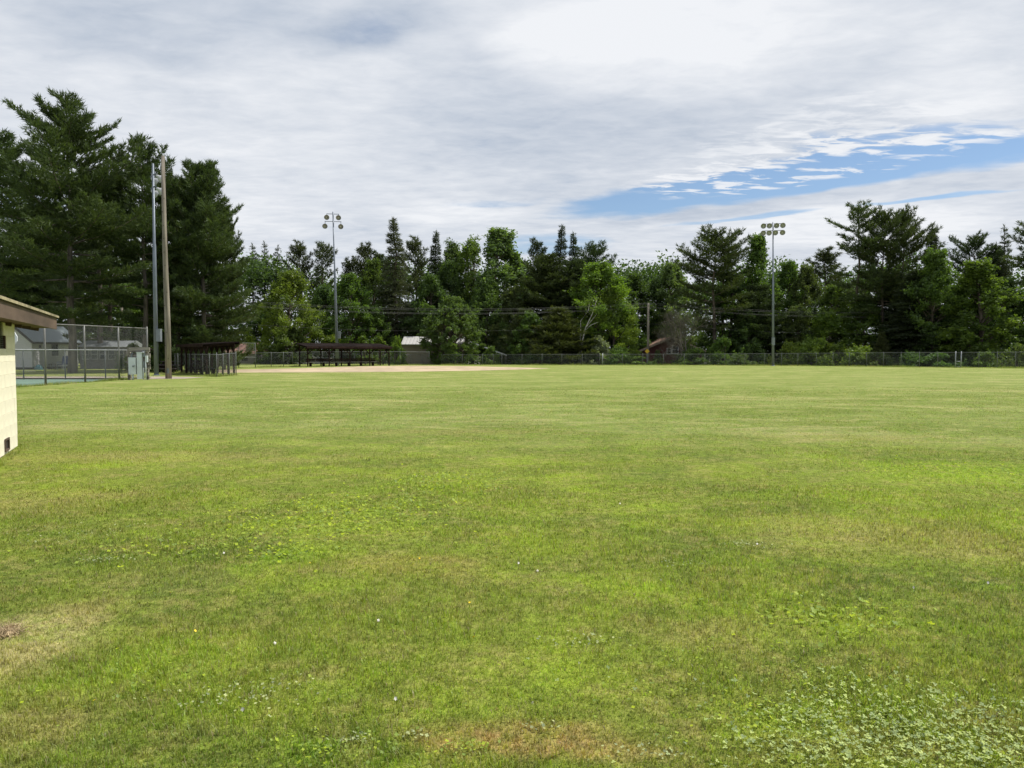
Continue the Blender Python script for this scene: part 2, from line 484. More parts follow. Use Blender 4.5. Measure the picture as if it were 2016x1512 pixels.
# fence line of the court, court sheet, path
FA, FB = Vector((-22.05, 33.6, 0)), Vector((-22.0, 46.0, 0))
fd = (FB - FA).normalized()
c0 = FA - fd * 14
g = MB(); g.face([Vector((*p.xy, .004)) for p in (c0, FB, FB + Vector((-32, 0, 0)), c0 + Vector((-32, 0, 0)))])
tag(g.build('court', pmat('court_green', (.15, .235, .18), .85, var=.08, scale=.8)), kind='structure')
g = MB(); g.face([(-60, 44.0, .004), (-22.2, 43.8, .004), (-19.3, 44.8, .004), (-19.0, 47.2, .004), (-22, 48.6, .004), (-60, 49.4, .004)])
tag(g.build('path', pmat('path_gravel', (.36, .30, .25), .95, var=.15, scale=2)), kind='structure')

# ------------------------------------------------------------------ yellow block building at the left edge
CREAM = pmat('cream_block_paint', (.73, .69, .54), .85, var=.06, scale=3, bump=.25, bscale=60)
CREAMM = pmat('cream_mortar', (.71, .67, .52), .9, var=.08, scale=5, bump=.2, bscale=50)
BROWN = pmat('brown_trim_paint', (.11, .075, .055), .75, var=.22, scale=3, stretch=(.3, 1, 1), bump=.15)
SHING = pmat('roof_edge_felt', (.30, .26, .16), .9, var=.25, scale=6)
ang = math.atan2(-.907, .42)
bld = empty('block_building', (-8.28, 12.7, 0), ang, 'cream yellow painted concrete block building with brown eave', 'building')
core = MB()
LW = 7.2
core.box((LW / 2, -.11, 1.06), (LW - .012, .18, 2.12)); core.box((.1, -2.0, 1.06), (.18, 3.62, 2.12)); core.box((LW - .1, -2.0, 1.06), (.18, 3.62, 2.12)); core.box((LW / 2, -3.9, 1.06), (LW - .012, .18, 2.12))
core.build('wall', CREAMM, bld)
mb = MB(); L, Hb = .398, .2012
b_ = .0025
blk = MB()
x0, x1, y0, y1, z0, z1 = -L / 2, L / 2, -.10, .0, -Hb / 2, Hb / 2
blk.v = [Vector(v) for v in ((x0, y0, z0), (x1, y0, z0), (x1, y0, z1), (x0, y0, z1), (x0, y1 - b_, z0), (x1, y1 - b_, z0), (x1, y1 - b_, z1), (x0, y1 - b_, z1),
         (x0 + b_, y1, z0 + b_), (x1 - b_, y1, z0 + b_), (x1 - b_, y1, z1 - b_), (x0 + b_, y1, z1 - b_))]
blk.f = [[0, 1, 2, 3], [0, 4, 5, 1], [1, 5, 6, 2], [2, 6, 7, 3], [3, 7, 4, 0], [4, 8, 9, 5], [5, 9, 10, 6], [6, 10, 11, 7], [7, 11, 8, 4], [8, 11, 10, 9]]
bme = blk.mesh('block'); half = None
rr = random.Random(4)
for k in range(10):
    z = .02 + .203 * k + .1015; x = -.004 if k % 2 == 0 else -.204
    while x < LW - .05:
        a, e = max(x, -.004), min(x + .4, LW + .004)
        win = k >= 8 and e > .80 and a < 1.75
        vent = k == 0 and abs(a - .8) < .05
        if not vent and not (win and (a + e) / 2 > .8 and (a + e) / 2 < 1.8):
            o = link('block', bme, CREAM, bld, ((a + e) / 2, .004 + rr.uniform(-.0015, .0015), z)); o.scale.x = (e - a) / .4
        x += .4
# window: opening with cream reveal, brown frame and dark pane
w = MB()
for c, s in (((.78, -.03, 1.83), (.05, .075, .58)), ((1.82, -.03, 1.83), (.05, .075, .58)), ((1.3, -.03, 1.57), (.98, .075, .04)), ((1.3, -.03, 2.12), (.98, .075, .04))): w.box(c, s)
wn = w.build('window', CREAM, bld)
MB().box((1.3, -.035, 1.85), (.985, .03, .5)).build('pane', GLASS, wn)
fr = MB()
for c, s in (((.835, -.015, 1.85), (.06, .03, .5)), ((1.765, -.015, 1.85), (.06, .03, .5)), ((1.3, -.015, 1.85), (.04, .03, .5))): fr.box(c, s)
fr.build('window_frame', pmat('dark_brown_frame', (.06, .035, .03), .7), wn)
# floor vent near the ground
v = MB()
for c, s in (((.83, .0, .155), (.05, .04, .19)), ((1.17, .0, .155), (.05, .04, .19)), ((1.0, .0, .07), (.29, .04, .03)), ((1.0, .0, .238), (.29, .04, .03))): v.box(c, s)
vt = v.build('vent', BROWN, bld)
MB().box((1.0, -.008, .155), (.29, .01, .14)).build('vent_grille', pmat('vent_dark', (.03, .022, .02), .8), vt)
# roof
rf = MB()
rf.v = [Vector(p) for p in ((-2.4, .36, 2.26), (LW + .4, .36, 2.26), (LW + .4, -4.4, 3.15), (-2.4, -4.4, 3.15), (-2.4, .36, 2.30), (LW + .4, .36, 2.30), (LW + .4, -4.4, 3.19), (-2.4, -4.4, 3.19))]
rf.v[4].y = rf.v[5].y = .40; rf.v[0].y = rf.v[1].y = .40; rf.v[0].x = rf.v[3].x = rf.v[4].x = rf.v[7].x = -2.46
rf.f = [[0, 3, 2, 1], [4, 5, 6, 7], [0, 1, 5, 4], [1, 2, 6, 5], [2, 3, 7, 6], [3, 0, 4, 7]]
ro = rf.build('roof', SHING, bld)
MB().box((LW / 2 - 1.0, .345, 2.145), (LW + 2.8, .035, .22)).build('fascia', BROWN, ro)
MB().bar((-2.385, .325, 2.15), (-2.385, -4.38, 3.03), .035, .2).build('rake_board', BROWN, ro)
MB().box((LW / 2 - 1.0, .17, 2.065), (LW + 2.76, .31, .02)).build('soffit', pmat('soffit_brown', (.11, .065, .05), .85), ro)
for i in range(9):
    MB().box((-2.2 + i * 1.0, -.5, 2.17), (.05, 1.2, .14), rx=R(-10.5)).build('rafter', BROWN, ro)

# ------------------------------------------------------------------ chain-link fences
FARP = pmat('dulled_fence_steel', (.17, .18, .18), .6, .4, var=.15, scale=3)


def fence(name, label, path, posts, mid=None, top=True, mat=CHAINF, pmat_=FARP, r=.03, rail=.021, z0=.04, cap=.03, meshtop=0.0, group=None):
    """path: list of (Vector, height); posts: list of (Vector, height)"""
    o = empty(name, path[0][0], 0, label, 'fence', group); org = path[0][0]
    v, f, uv = [], [], []; u = 0
    for i in range(len(path) - 1):
        (A, ha), (B, hb) = path[i], path[i + 1]; n = max(1, int((B - A).length / 3)); Ls = (B - A).length
        for j in range(n):
            a = A.lerp(B, j / n); b = A.lerp(B, (j + 1) / n); h1 = ha + (hb - ha) * j / n; h2 = ha + (hb - ha) * (j + 1) / n
            k = len(v); ua, ub = u + Ls * j / n, u + Ls * (j + 1) / n
            for p, h, uu in ((a, z0, ua), (b, z0, ub), (b, h2 - meshtop, ub), (a, h1 - meshtop, ua)):
                v.append((p.x - org.x, p.y - org.y, h)); uv.append((uu, h))
            f.append((k, k + 1, k + 2, k + 3))
        u += Ls
    me = bpy.data.meshes.new('mesh'); me.from_pydata(v, [], f); ul = me.uv_layers.new()
    ul.data.foreach_set('uv', np.array(uv, dtype=np.float32)[[l.vertex_index for l in me.loops]].ravel())
    link('mesh', me, mat, o)
    rl = MB()
    if top: rl.tube([Vector((p.x - org.x, p.y - org.y, h - .01)) for p, h in path], rail, 6)
    if top: rl.build('top_rail', pmat_, o, smooth=True)
    if mid:
        MB().tube([Vector((p.x - org.x, p.y - org.y, mid)) for p, h in path], rail, 6).build('middle_rail', GALV, o, smooth=True)
    for p, h in posts:
        q = MB(); q.tube([(0, 0, -.1), (0, 0, h + cap), (0, 0, h + cap + .02)], [r, r, r * .4], 8)
        q.build('post', pmat_, o, p - org, smooth=True)
    return o


def hline(px, A, B): return on_line(px, A, B)[0]


# tall court fence
ext = FA - fd * 12
fence('court_fence', 'tall chain link fence with brown posts in front of the green court', [(ext, 2.9), (FA, 2.9), (FB, 3.0)],
      [(hline(p, FA, FB), 2.9) for p in (-60, 15, 90, 168, 235)] + [(FB, 3.05)], mid=1.68, mat=CHAIN, pmat_=POSTD, r=.05, rail=.03)
fo = bpy.data.objects['court_fence']
# far side of the court
a, b = Vector((-50, 43.4, 0)), Vector((-22.1, 43.4, 0))
fence('court_back_fence', 'lower chain link fence along the far side of the green court', [(a, 1.68), (b, 1.68)],
      [(base(p, 43.4), 1.68) for p in (-120, -35, 47, 129, 208)], mat=CHAIN, r=.035)

# outfield fence: far side of the field
of_px = [(868, 90.5, 1.25), (1100, 89, 1.28), (1400, 87.2, 1.32), (1505, 85.7, 1.38), (1640, 82.8, 1.44), (1740, 79.6, 1.5), (1880, 75.2, 1.52), (2016, 72.5, 1.56), (2230, 68.0, 1.6)]
path = [(base(px, Y), h) for px, Y, h in of_px]


def on_path(px, path):
    for i in range(len(path) - 1):
        (A, ha), (B, hb) = path[i], path[i + 1]
        p, s = on_line(px, A, B)
        if -.001 <= s <= 1.001: return p, ha + (hb - ha) * s
    return path[-1]


of_posts = [910, 950, 971, 988, 1027.6, 1067, 1106, 1146, 1180.5, 1225, 1265, 1306, 1347, 1387, 1426.5, 1466, 1505, 1538, 1570, 1606, 1639, 1671, 1705, 1738.5, 1773, 1809, 1845, 1926, 1962, 1998, 2034, 2070, 2110, 2160]
ofn = fence('outfield_fence', 'long low chain link fence along the far edge of the field', path, [on_path(p, path) for p in of_posts])
gp, gh = on_path(1880, path); gq, gh2 = on_path(1891, path)
gm = MB()
for q in (gp, gq): gm.tube([q - path[0][0] + Vector((0, 0, -.1)), q - path[0][0] + Vector((0, 0, gh + .1))], .05, 8)
for z in (.62, .08): gm.tube([gp - path[0][0] + Vector((0, 0, z)), gq - path[0][0] + Vector((0, 0, z))], .03, 6)
gm.build('gate', GALV, ofn, smooth=True)
dp, dh = on_path(1186, path)
MB().tube([dp - path[0][0] + Vector((0, 0, -.1)), dp - path[0][0] + Vector((0, 0, dh + .08))], .045, 8).build('gate_post', GALV, ofn, smooth=True)

# fence behind the far dugout
b1 = [(base(503, 76), 1.5), (base(562, 78.5), 1.5), (base(592, 83), 1.55), (base(775, 90), 1.6), (base(845, 91), 1.55)]
fence('infield_fence', 'chain link fence behind the far brown dugout', b1, [on_path(p, b1) for p in (503.3, 534.6, 558.6, 590, 635, 673, 713, 733, 788, 845)])
b2 = [(base(576, 93), 1.35), (base(868, 96), 1.2)]
fence('verge_fence', 'second fainter chain link fence behind the infield fence', b2, [on_path(p, b2) for p in (576.2, 617, 657, 698, 752, 809, 831, 867.5)])
# backstop frame
b3 = [(base(368, 66), 2.55), (base(503, 75), 2.42)]
fence('backstop', 'taller chain link backstop behind the near dugout', b3, [on_path(p, b3) for p in (368.2, 374, 400, 435, 470, 503)], mid=1.05, mat=CHAINF)
# near dugout fence
b4 = [(base(345, 58.2), 1.42), (base(427, 48.2), 1.42), (base(465, 51.6), 1.5), (base(430, 60), 1.45)]
fence('dugout_fence', 'waist high chain link fence wrapped around the near dugout', b4,
      [(b4[0][0], 1.45), (b4[1][0], 1.48), (b4[2][0], 1.55), (b4[3][0], 1.5)] + [(hline(p, b4[0][0], b4[1][0]), 1.42) for p in (351, 358, 366, 375, 385, 400, 413)]
      + [(hline(p, b4[1][0], b4[2][0]), 1.45) for p in (440, 452)], mat=CHAIN)

# ------------------------------------------------------------------ dugouts
def dugout(name, label, P0, a, n, length, width, zf, zb, nposts, brace=.55, over=.3, overe=.25):
    """P0: a front corner; a: unit long axis; n: unit from front to back"""
    o = empty(name, P0, 0, label, 'dugout')
    zs = lambda w, : zf + (zb - zf) * w / width
    for i in range(nposts):
        t = length * i / (nposts - 1)
        for w in (0, width):
            p = a * t + n * w; h = zs(w)
            MB().box((0, 0, h / 2 - .05), (.105, .105, h + .1), rz=math.atan2(a.y, a.x)).build('post', DARKWOOD, o, p)
            for sgn in (-1, 1):
                if 0 <= t + sgn * brace <= length:
                    MB().bar(p + Vector((0, 0, h - brace)), p + a * (sgn * brace) + Vector((0, 0, h - .03)), .07, .09).build('brace', DARKWOOD, o)
        MB().bar(a * t - n * .1 + Vector((0, 0, zs(-.1) + .02)), a * t + n * (width + .1) + Vector((0, 0, zs(width + .1) + .02)), .06, .12).build('rafter', DARKWOOD, o)
    for w in (0, width):
        MB().bar(a * -overe + n * w + Vector((0, 0, zs(w) - .07)), a * (length + overe) + n * w + Vector((0, 0, zs(w) - .07)), .08, .14).build('beam', DARKWOOD, o)
    r = MB(); w0, w1 = -over, width + over
    q = [a * -overe + n * w0, a * (length + overe) + n * w0, a * (length + overe) + n * w1, a * -overe + n * w1]
    zz = [zs(w0), zs(w0), zs(w1), zs(w1)]
    r.v = [Vector((p.x, p.y, z + .09)) for p, z in zip(q, zz)] + [Vector((p.x, p.y, z + .17)) for p, z in zip(q, zz)]
    r.f = [[0, 3, 2, 1], [4, 5, 6, 7], [0, 1, 5, 4], [1, 2, 6, 5], [2, 3, 7, 6], [3, 0, 4, 7]]
    ro = r.build('roof', ROOFDARK, o)
    MB().bar(q[0] - n * .02 + Vector((0, 0, zz[0] + .09)), q[1] - n * .02 + Vector((0, 0, zz[1] + .09)), .03, .2).build('fascia', DARKWOOD, ro)
    MB().bar(q[3] + n * .02 + Vector((0, 0, zz[3] + .09)), q[2] + n * .02 + Vector((0, 0, zz[2] + .09)), .03, .2).build('fascia', DARKWOOD, ro)
    return o


def bench(name, label, A, B, n, mat, legs=4, back=True, bz=.9):
    o = empty(name, A, 0, label, 'bench'); d = B - A
    MB().bar(Vector((0, 0, .45)), d + Vector((0, 0, .45)), .32, .05).build('seat', mat, o)
    if back:
        for z in (bz - .18, bz):
            MB().bar(n * .2 + Vector((0, 0, z)), d + n * .2 + Vector((0, 0, z)), .04, .14).build('back_plank', DARKWOOD, o)
    for i in range(legs):
        p = d * ((i + .3) / (legs - .4)) if legs > 1 else d / 2
        MB().bar(p + Vector((0, 0, -.03)), p + Vector((0, 0, .43)), .26, .1).build('leg', DARKWOOD, o)
        if back: MB().bar(p + n * .19 + Vector((0, 0, .3)), p + n * .24 + Vector((0, 0, bz + .1)), .06, .06).build('back_support', DARKWOOD, o)
    return o


a1 = Vector((-.62, .785, 0)).normalized(); n1 = Vector((-a1.y, a1.x, 0))
n1 = -Vector((.785, .62, 0)).normalized()
D1 = Vector((-19.05, 52.2, 0))
dugout('near_dugout', 'open brown timber dugout beside the wooden pole, fenced in chain link', D1, a1, n1, 6.0, 1.8, 2.08, 1.95, 6)
bench('dugout_bench', 'dark bench inside the near dugout', D1 + a1 * .5 + n1 * 1.1, D1 + a1 * 5.4 + n1 * 1.1, n1, pmat('bench_dark', (.05, .055, .06), .7), 4)
# far dugout
A2, B2 = base(611, 80.0), base(752, 88.0)
E0, E1 = base(606, 79.8), base(766, 86.0)
a2 = (E1 - E0).normalized(); L2 = (E1 - E0).length; n2 = Vector((-a2.y, a2.x, 0))
dugout('far_dugout', 'long dark brown open dugout beyond the infield dirt', E0, a2, n2, L2, 2.0, 2.0, 2.28, 5, brace=.7, over=.35)
WB = pmat('bench_plank_pale', (.34, .31, .27), .85, var=.2, scale=4)
bench('dugout_bench', 'long pale plank bench under the far dugout roof', E0 + a2 * .2 + n2 * .75, E0 + a2 * (L2 - 1.2) + n2 * .75, n2, WB, 6, True, .76)

# ------------------------------------------------------------------ meter board
MBY = 43.0
m0 = base(251, MBY); m1 = base(297, MBY); wd = (m1 - m0).length
mo = empty('meter_board', m0, 0, 'weathered plank board with grey electric boxes on two posts', 'electric board')
for x in (.08, wd - .22): MB().box((x, .08, .9), (.16, .12, 1.85)).build('post', GREYWOOD, mo)
for i, (z, h) in enumerate(((1.70, .27), (1.36, .28), (1.05, .26), (.74, .27))):
    MB().box((wd / 2 + .06 + (.01 if i % 2 else -.01), -.01, z), (wd - .14, .05, h)).build('plank', GREYWOOD, mo)
px2x = lambda p: (p - 251) * MBY / F
pz = lambda y: EYE + (HOR - y) / F * MBY


def mbox(name, xa, xb, ya, yb, dep, mat, par=None):
    return MB().box(((px2x(xa) + px2x(xb)) / 2, -.04 - dep / 2, (pz(ya) + pz(yb)) / 2), (px2x(xb) - px2x(xa), dep, pz(ya) - pz(yb))).build(name, mat, par or mo)


bx = mbox('breaker_box', 257.5, 271.5, 703.5, 737, .2, BOXGREY)
hd = MB().box((px2x(267.5), -.27, pz(721)), (.09, .05, .09)); hd.bar((px2x(267.5), -.28, pz(721)), (px2x(270.5), -.3, pz(719.5)), .03, .03); hd.build('handle', BOXDARK, bx)
MB().tube([(px2x(264), -.12, -.05), (px2x(264), -.12, pz(736.8))], .045, 8).build('conduit', BOXGREY, mo, smooth=True)
MB().tube([(px2x(262), -.1, pz(703)), (px2x(262), -.1, pz(697)), (px2x(264), -.1, pz(695))], .05, 8).build('conduit', BOXDARK, mo, smooth=True)
tb = mbox('tall_cabinet', 273.4, 283, 694, 746, .16, BOXGREY)
MB().box(((px2x(273.4) + px2x(283)) / 2, -.13, pz(693.6)), (.31, .21, .03)).build('cabinet_lid', BOXGREY, tb)
mt = mbox('meter_socket', 283.6, 288, 690.2, 702.5, .1, BOXDARK)
MB().tube([(px2x(285.8), -.14, pz(694)), (px2x(285.8), -.22, pz(694))], [.055, .05], 12).build('meter_dial', pmat('meter_glass', (.4, .43, .45), .15), mt, smooth=True)
mbox('junction_box', 289, 293.5, 700, 713, .1, BOXGREY)
mbox('switch_box', 284, 287.5, 711, 724, .09, BOXDARK)
for x, zt in ((285, 711), (289.3, 700)): MB().tube([(px2x(x), -.1, -.05), (px2x(x), -.1, pz(zt) - .02)], .03, 8).build('conduit', BOXGREY, mo, smooth=True)

# ------------------------------------------------------------------ poles
def lamp_head(o, p, aim, size=.36):
    """flood lamp: housing, dish, lens; aim = unit vector of the beam"""
    q = aim.to_track_quat('Z', 'Y').to_matrix().to_4x4(); M = Matrix.Translation(p) @ q
    prof = [(-.42, .08), (-.30, .13), (-.18, .16), (-.05, .27), (.10, .36), (.13, .37)]
    s = size / .36; k = 14
    b = MB()
    for z, r in prof:
        for j in range(k):
            b.v.append(M @ Vector((r * s * math.cos(2 * math.pi * j / k), r * s * math.sin(2 * math.pi * j / k), z * s)))
    for i in range(len(prof) - 1):
        for j in range(k):
            a = i * k + j; c = i * k + (j + 1) % k; b.f.append([a, c, c + k, a + k])
    b.f.append(list(range(k))[::-1])
    h = b.build('flood_lamp', LAMPH, o, smooth=True)
    l = MB(); l.v = [M @ Vector((.335 * s * math.cos(2 * math.pi * j / k), .335 * s * math.sin(2 * math.pi * j / k), .09 * s)) for j in range(k)] + [M @ Vector((0, 0, -.02 * s))]
    l.f = [[j, (j + 1) % k, k] for j in range(k)]
    l.build('reflector', LAMPR, h, smooth=True)
    bl = MB(); bl.tube([M @ Vector((0, 0, -.1 * s)), M @ Vector((0, 0, .1 * s))], [.05 * s, .06 * s], 8); bl.build('bulb', LAMPB, h, smooth=True)


LAMPH = pmat('lamp_housing', (.40, .41, .42), .4, .3, var=.08)
LAMPR = pmat('lamp_reflector', (.27, .27, .27), .35, .3, var=.15)
LAMPB = pmat('lamp_bulb', (.75, .75, .72), .2)


def light_pole(label, px_b, Y, px_t, py_t, r0, r1, rows, aim, boxy, boxside=1):
    b = base(px_b, Y); tp = at(px_t, py_t, Y)
    o = empty('light_pole', b, 0, label, 'light pole', 'floodlight poles round the field')
    t = tp - b
    MB().tube([Vector((0, 0, -.2)), t * .5, t * .62, t * .625, t], [r0, (r0 + r1) / 2, r1 * 1.25, r1, r1 * .8], 10).build('pole', POLE, o, smooth=True)
    MB().tube([(0, 0, 0), (0, 0, .02), (0, 0, .05)], [r0 * 1.7, r0 * 1.7, r0 * 1.1], 10).build('base_plate', POLE, o)
    zb = at(px_b, boxy, Y).z; k = zb / t.z
    MB().box(t * k + Vector((boxside * (r0 + .09), -.06, 0)), (.3, .24, .85)).build('control_box', BOXDARK, o)
    for z, xs, dy in rows:
        c = t * ((t.z - z) / t.z)
        side = Vector((-aim.y, aim.x, 0)).normalized() if abs(aim.y) > .3 else Vector((0, 1, 0))
        MB().bar(c + side * (min(xs) - .05), c + side * (max(xs) + .05), .06, .06).build('crossarm', POLE, o)
        for x in xs:
            p = c + side * x + aim * .36 + Vector((0, 0, dy))
            MB().bar(c + side * x + Vector((0, 0, -.02)), p - aim * .3, .05, .05).build('lamp_bracket', POLE, o)
            lamp_head(o, p, aim, .29)
    return o


dn = lambda x, y, z: Vector((x, y, z)).normalized()
light_pole('bluish steel floodlight pole beside the bare wooden pole', 308, 51, 301, 322, .15, .09, [(.75, (-.55, .55), -.1), (1.55, (-.55, .55), -.12)], dn(.72, .62, -.5), 660)
light_pole('grey floodlight pole with four lamps behind the far dugout', 664.5, 87.5, 655.5, 417, .19, .09, [(.25, (-.68, .62), -.3), (1.1, (-.9, .85), -.45)], dn(.15, -.85, -.35), 659)
light_pole('grey floodlight pole with eight lamps standing by the outfield fence', 1522, 85, 1522, 437, .15, .08, [(.2, (-1.05, -.42, .32, .98), -.12), (.95, (-1.08, -.46, .2, .95), -.15)], dn(-.2, -.9, -.35), 672, 0)

wb, wt = base(332, 45), at(320.5, 307, 45)
o = empty('utility_pole', wb, 0, 'bare brown wooden pole standing beside the near dugout', 'utility pole')
t_ = wt - wb
MB().tube([Vector((0, 0, -.2)), t_ * .25 + Vector((.02, 0, 0)), t_ * .6 + Vector((-.02, 0, 0)), t_], [.185, .165, .135, .105], 14).build('shaft', WOODPOLE, o, smooth=True)
MB().box(t_ * .035 + Vector((.05, -.19, 0)), (.12, .03, .3)).build('metal_tag', BOXDARK, o)
rr = random.Random(8)
for i in range(14):
    z = .03 + i * .06; MB().box(t_ * z + Vector((rr.uniform(-.1, .1), -.19 + .08 * z, 0)), (.03, .06, .03)).build('peg', DARKWOOD, o)

# ------------------------------------------------------------------ buildings behind the field
def siding(name, col):
    m = bpy.data.materials.new(name); m.use_nodes = True; t = NT(m.node_tree); bs = t.n['Principled BSDF']
    tc = t.add('ShaderNodeTexCoord').outputs['Object']; z = t.add('ShaderNodeSeparateXYZ', {0: tc}).outputs[2]
    fr = t.math('FRACT', t.math('DIVIDE', z, .2))
    n = t.noise(tc, 2, 4, .6)
    c = t.mix(n, C(*[x * .85 for x in col]), C(*col))
    t.set(bs, 'Base Color', t.mix(t.mapr(fr, .12, .0), c, C(*[x * .55 for x in col])))
    b = t.add('ShaderNodeBump', {'Strength': 1, 'Distance': .03, 'Height': fr}); t.set(bs, 'Normal', b.outputs[0])
    bs.inputs['Roughness'].default_value = .6
    return m


def ribbed(name, col, axis=0, pitch=.3):
    m = bpy.data.materials.new(name); m.use_nodes = True; t = NT(m.node_tree); bs = t.n['Principled BSDF']
    tc = t.add('ShaderNodeTexCoord').outputs['Object']; x = t.add('ShaderNodeSeparateXYZ', {0: tc}).outputs[axis]
    fr = t.math('PINGPONG', t.math('DIVIDE', x, pitch), .5)
    n = t.noise(tc, .8, 5, .6)
    c = t.mix(n, C(*[v * .75 for v in col]), C(*col))
    t.set(bs, 'Base Color', t.mix(t.mapr(fr, .1, .0), c, C(*[v * .5 for v in col])))
    b = t.add('ShaderNodeBump', {'Strength': .8, 'Distance': .03, 'Height': fr}); t.set(bs, 'Normal', b.outputs[0])
    bs.inputs['Roughness'].default_value = .45; bs.inputs['Metallic'].default_value = .2
    return m


def win(o, c, w, h, rz=0, frame=(.7, .7, .68), depth=.06):
    f = MB(); q = Matrix.Rotation(rz, 4, 'Z')
    for dx, dz, sx, sz in ((-w / 2, 0, .07, h + .07), (w / 2, 0, .07, h + .07), (0, h / 2, w - .07, .07), (0, -h / 2, w - .07, .07), (0, 0, w - .07, .05)):
        f.box(Vector(c) + q @ Vector((dx, 0, dz)), (sx, depth, sz), rz=rz)
    fo_ = f.build('window', pmat('frame_%d' % int(frame[0] * 100), frame, .6), o)
    MB().box(Vector(c), (w, .03, h), rz=rz).build('pane', GLASS, fo_)


# white sided house beyond the court
WSID = siding('white_siding', (.60, .60, .62)); GROOF = ribbed('grey_metal_roof', (.26, .31, .33), 1, .45)
hK = base(64, 68)
ho = empty('white_house', hK, 0, 'white sided house with grey metal roof behind the court fence', 'house')
w = MB(); w.box((-5.5, .1, 1.32), (11, .2, 2.28)); w.box((-.1, 3.6, 1.32), (.2, 6.8, 2.28)); w.box((-5.5, 7.1, 1.32), (11, .2, 2.28)); w.box((-10.9, 3.6, 1.32), (.2, 6.8, 2.28))
w.v += [Vector(p) for p in ((-3.0, .02, 2.46), (.0, .02, 2.46), (-1.5, .02, 4.05), (-3.0, .18, 2.46), (.0, .18, 2.46), (-1.5, .18, 4.05))]
n_ = len(w.v) - 6; w.f += [[n_, n_ + 1, n_ + 2], [n_ + 5, n_ + 4, n_ + 3], [n_, n_ + 3, n_ + 4, n_ + 1], [n_ + 1, n_ + 4, n_ + 5, n_ + 2], [n_ + 2, n_ + 5, n_ + 3, n_]]
w.build('wall', WSID, ho)
MB().box((-5.5, 3.6, .09), (10.96, 7.1, .18)).build('foundation', pmat('dark_foundation', (.06, .05, .045), .9), ho)
r = MB()
ev = [Vector((.30, -.35, 2.38)), Vector((.30, 7.4, 2.38)), Vector((-1.5, 7.4, 3.95)), Vector((-1.5, -.35, 3.95))]
ew = [Vector((-3.3, -.35, 2.38)), Vector((-3.3, 7.4, 2.38))]
for q in ([ev[0], ev[1], ev[2], ev[3]], [ev[3], ev[2], ew[1], ew[0]]):
    n_ = len(r.v); r.v += q + [p + Vector((0, 0, .1)) for p in q]
    r.f += [[n_, n_ + 3, n_ + 2, n_ + 1], [n_ + 4, n_ + 5, n_ + 6, n_ + 7]] + [[n_ + i, n_ + (i + 1) % 4, n_ + 4 + (i + 1) % 4, n_ + 4 + i] for i in range(4)]
hr = r.build('roof', GROOF, ho)
b = MB(); b.bar((.32, -.38, 2.36), (-1.5, -.38, 3.95), .04, .2); b.bar((-3.32, -.38, 2.36), (-1.5, -.38, 3.95), .04, .2); b.bar((.31, -.35, 2.36), (.31, 7.4, 2.36), .04, .16)
b.build('trim_board', pmat('dark_trim', (.05, .045, .045), .7), hr)
win(ho, (.0, 3.4, 1.75), .9, 1.0, R(90), (.10, .09, .10))
MB().box((.05, 1.1, 2.05), (.14, .14, .22)).build('wall_lamp', DARKWOOD, ho)

# low shed with grey roof behind the pine trunks
so_ = empty('garden_shed', base(158, 70), 0, 'small low shed with pale sheet roof behind the court fence', 'shed')
ws = (base(250, 70) - base(158, 70)).length
w = MB(); w.box((ws / 2, 1.6, 1.0), (ws, 3.2, 2.0)); w.build('wall', pmat('shed_wall', (.19, .18, .175), .8), so_)
for i in range(5): win(so_, (.55 + i * .8, -.03, 1.35), .6, .9, 0, (.34, .34, .34))
r = MB(); n_ = 0
r.v = [Vector(p) for p in ((-.2, -.25, 2.02), (ws + .2, -.25, 2.02), (ws + .2, 1.6, 2.62), (-.2, 1.6, 2.62), (ws + .2, 3.4, 2.02), (-.2, 3.4, 2.02))]; r.f = [[0, 1, 2, 3], [3, 2, 4, 5], [1, 4, 2], [0, 3, 5]]
r.build('roof', ribbed('pale_sheet_roof', (.28, .30, .31), 0, .4), so_)

# garden things by the white house
o = empty('garden_table', base(105, 66.6), 0, 'small dark low table on the grass beside the white house', 'table')
MB().box((0, 0, .5), (.62, .4, .04)).build('table_top', DARKWOOD, o)
for x, y in ((-.27, -.16), (.27, -.16), (-.27, .16), (.27, .16)): MB().box((x, y, .24), (.05, .05, .5)).build('leg', DARKWOOD, o)
BLUE = pmat('navy_fabric', (.035, .05, .12), .7, var=.2)
o = empty('lawn_chair', base(123.5, 66.5), R(-20), 'navy blue folding lawn chair beside the white house', 'chair')
MB().box((0, 0, .48), (.66, .5, .06)).build('seat', BLUE, o); MB().box((0, .26, .85), (.66, .06, .72), rx=R(-12)).build('backrest', BLUE, o)
for s_ in (-.36, .36):
    MB().box((s_, 0, .68), (.06, .52, .05)).build('armrest', BLUE, o)
    for y in (-.22, .22): MB().box((s_, y, .32), (.04, .04, .68)).build('leg', BOXDARK, o)
TEAL = pmat('teal_plastic', (.035, .11, .13), .35, var=.1)
o = empty('plastic_tub', base(76.5, 66.3), 0, 'upturned teal plastic tub on the grass by the white house', 'tub')
pr = [(.02, .34), (.10, .33), (.30, .27), (.42, .18), (.46, .05)]
m_ = MB()
for z, rd in pr: m_.v += [Vector((rd * math.cos(j * math.pi / 8), rd * math.sin(j * math.pi / 8), z)) for j in range(16)]
for i in range(4): m_.f += [[i * 16 + j, i * 16 + (j + 1) % 16, i * 16 + 16 + (j + 1) % 16, i * 16 + 16 + j] for j in range(16)]
m_.f.append(list(range(64, 80))); m_.build('body', TEAL, o, smooth=True)
MB().tube([(-.33, 0, .1), (-.45, 0, .26), (-.5, 0, .3)], [.05, .04, .03], 6).build('spout', TEAL, o, smooth=True)
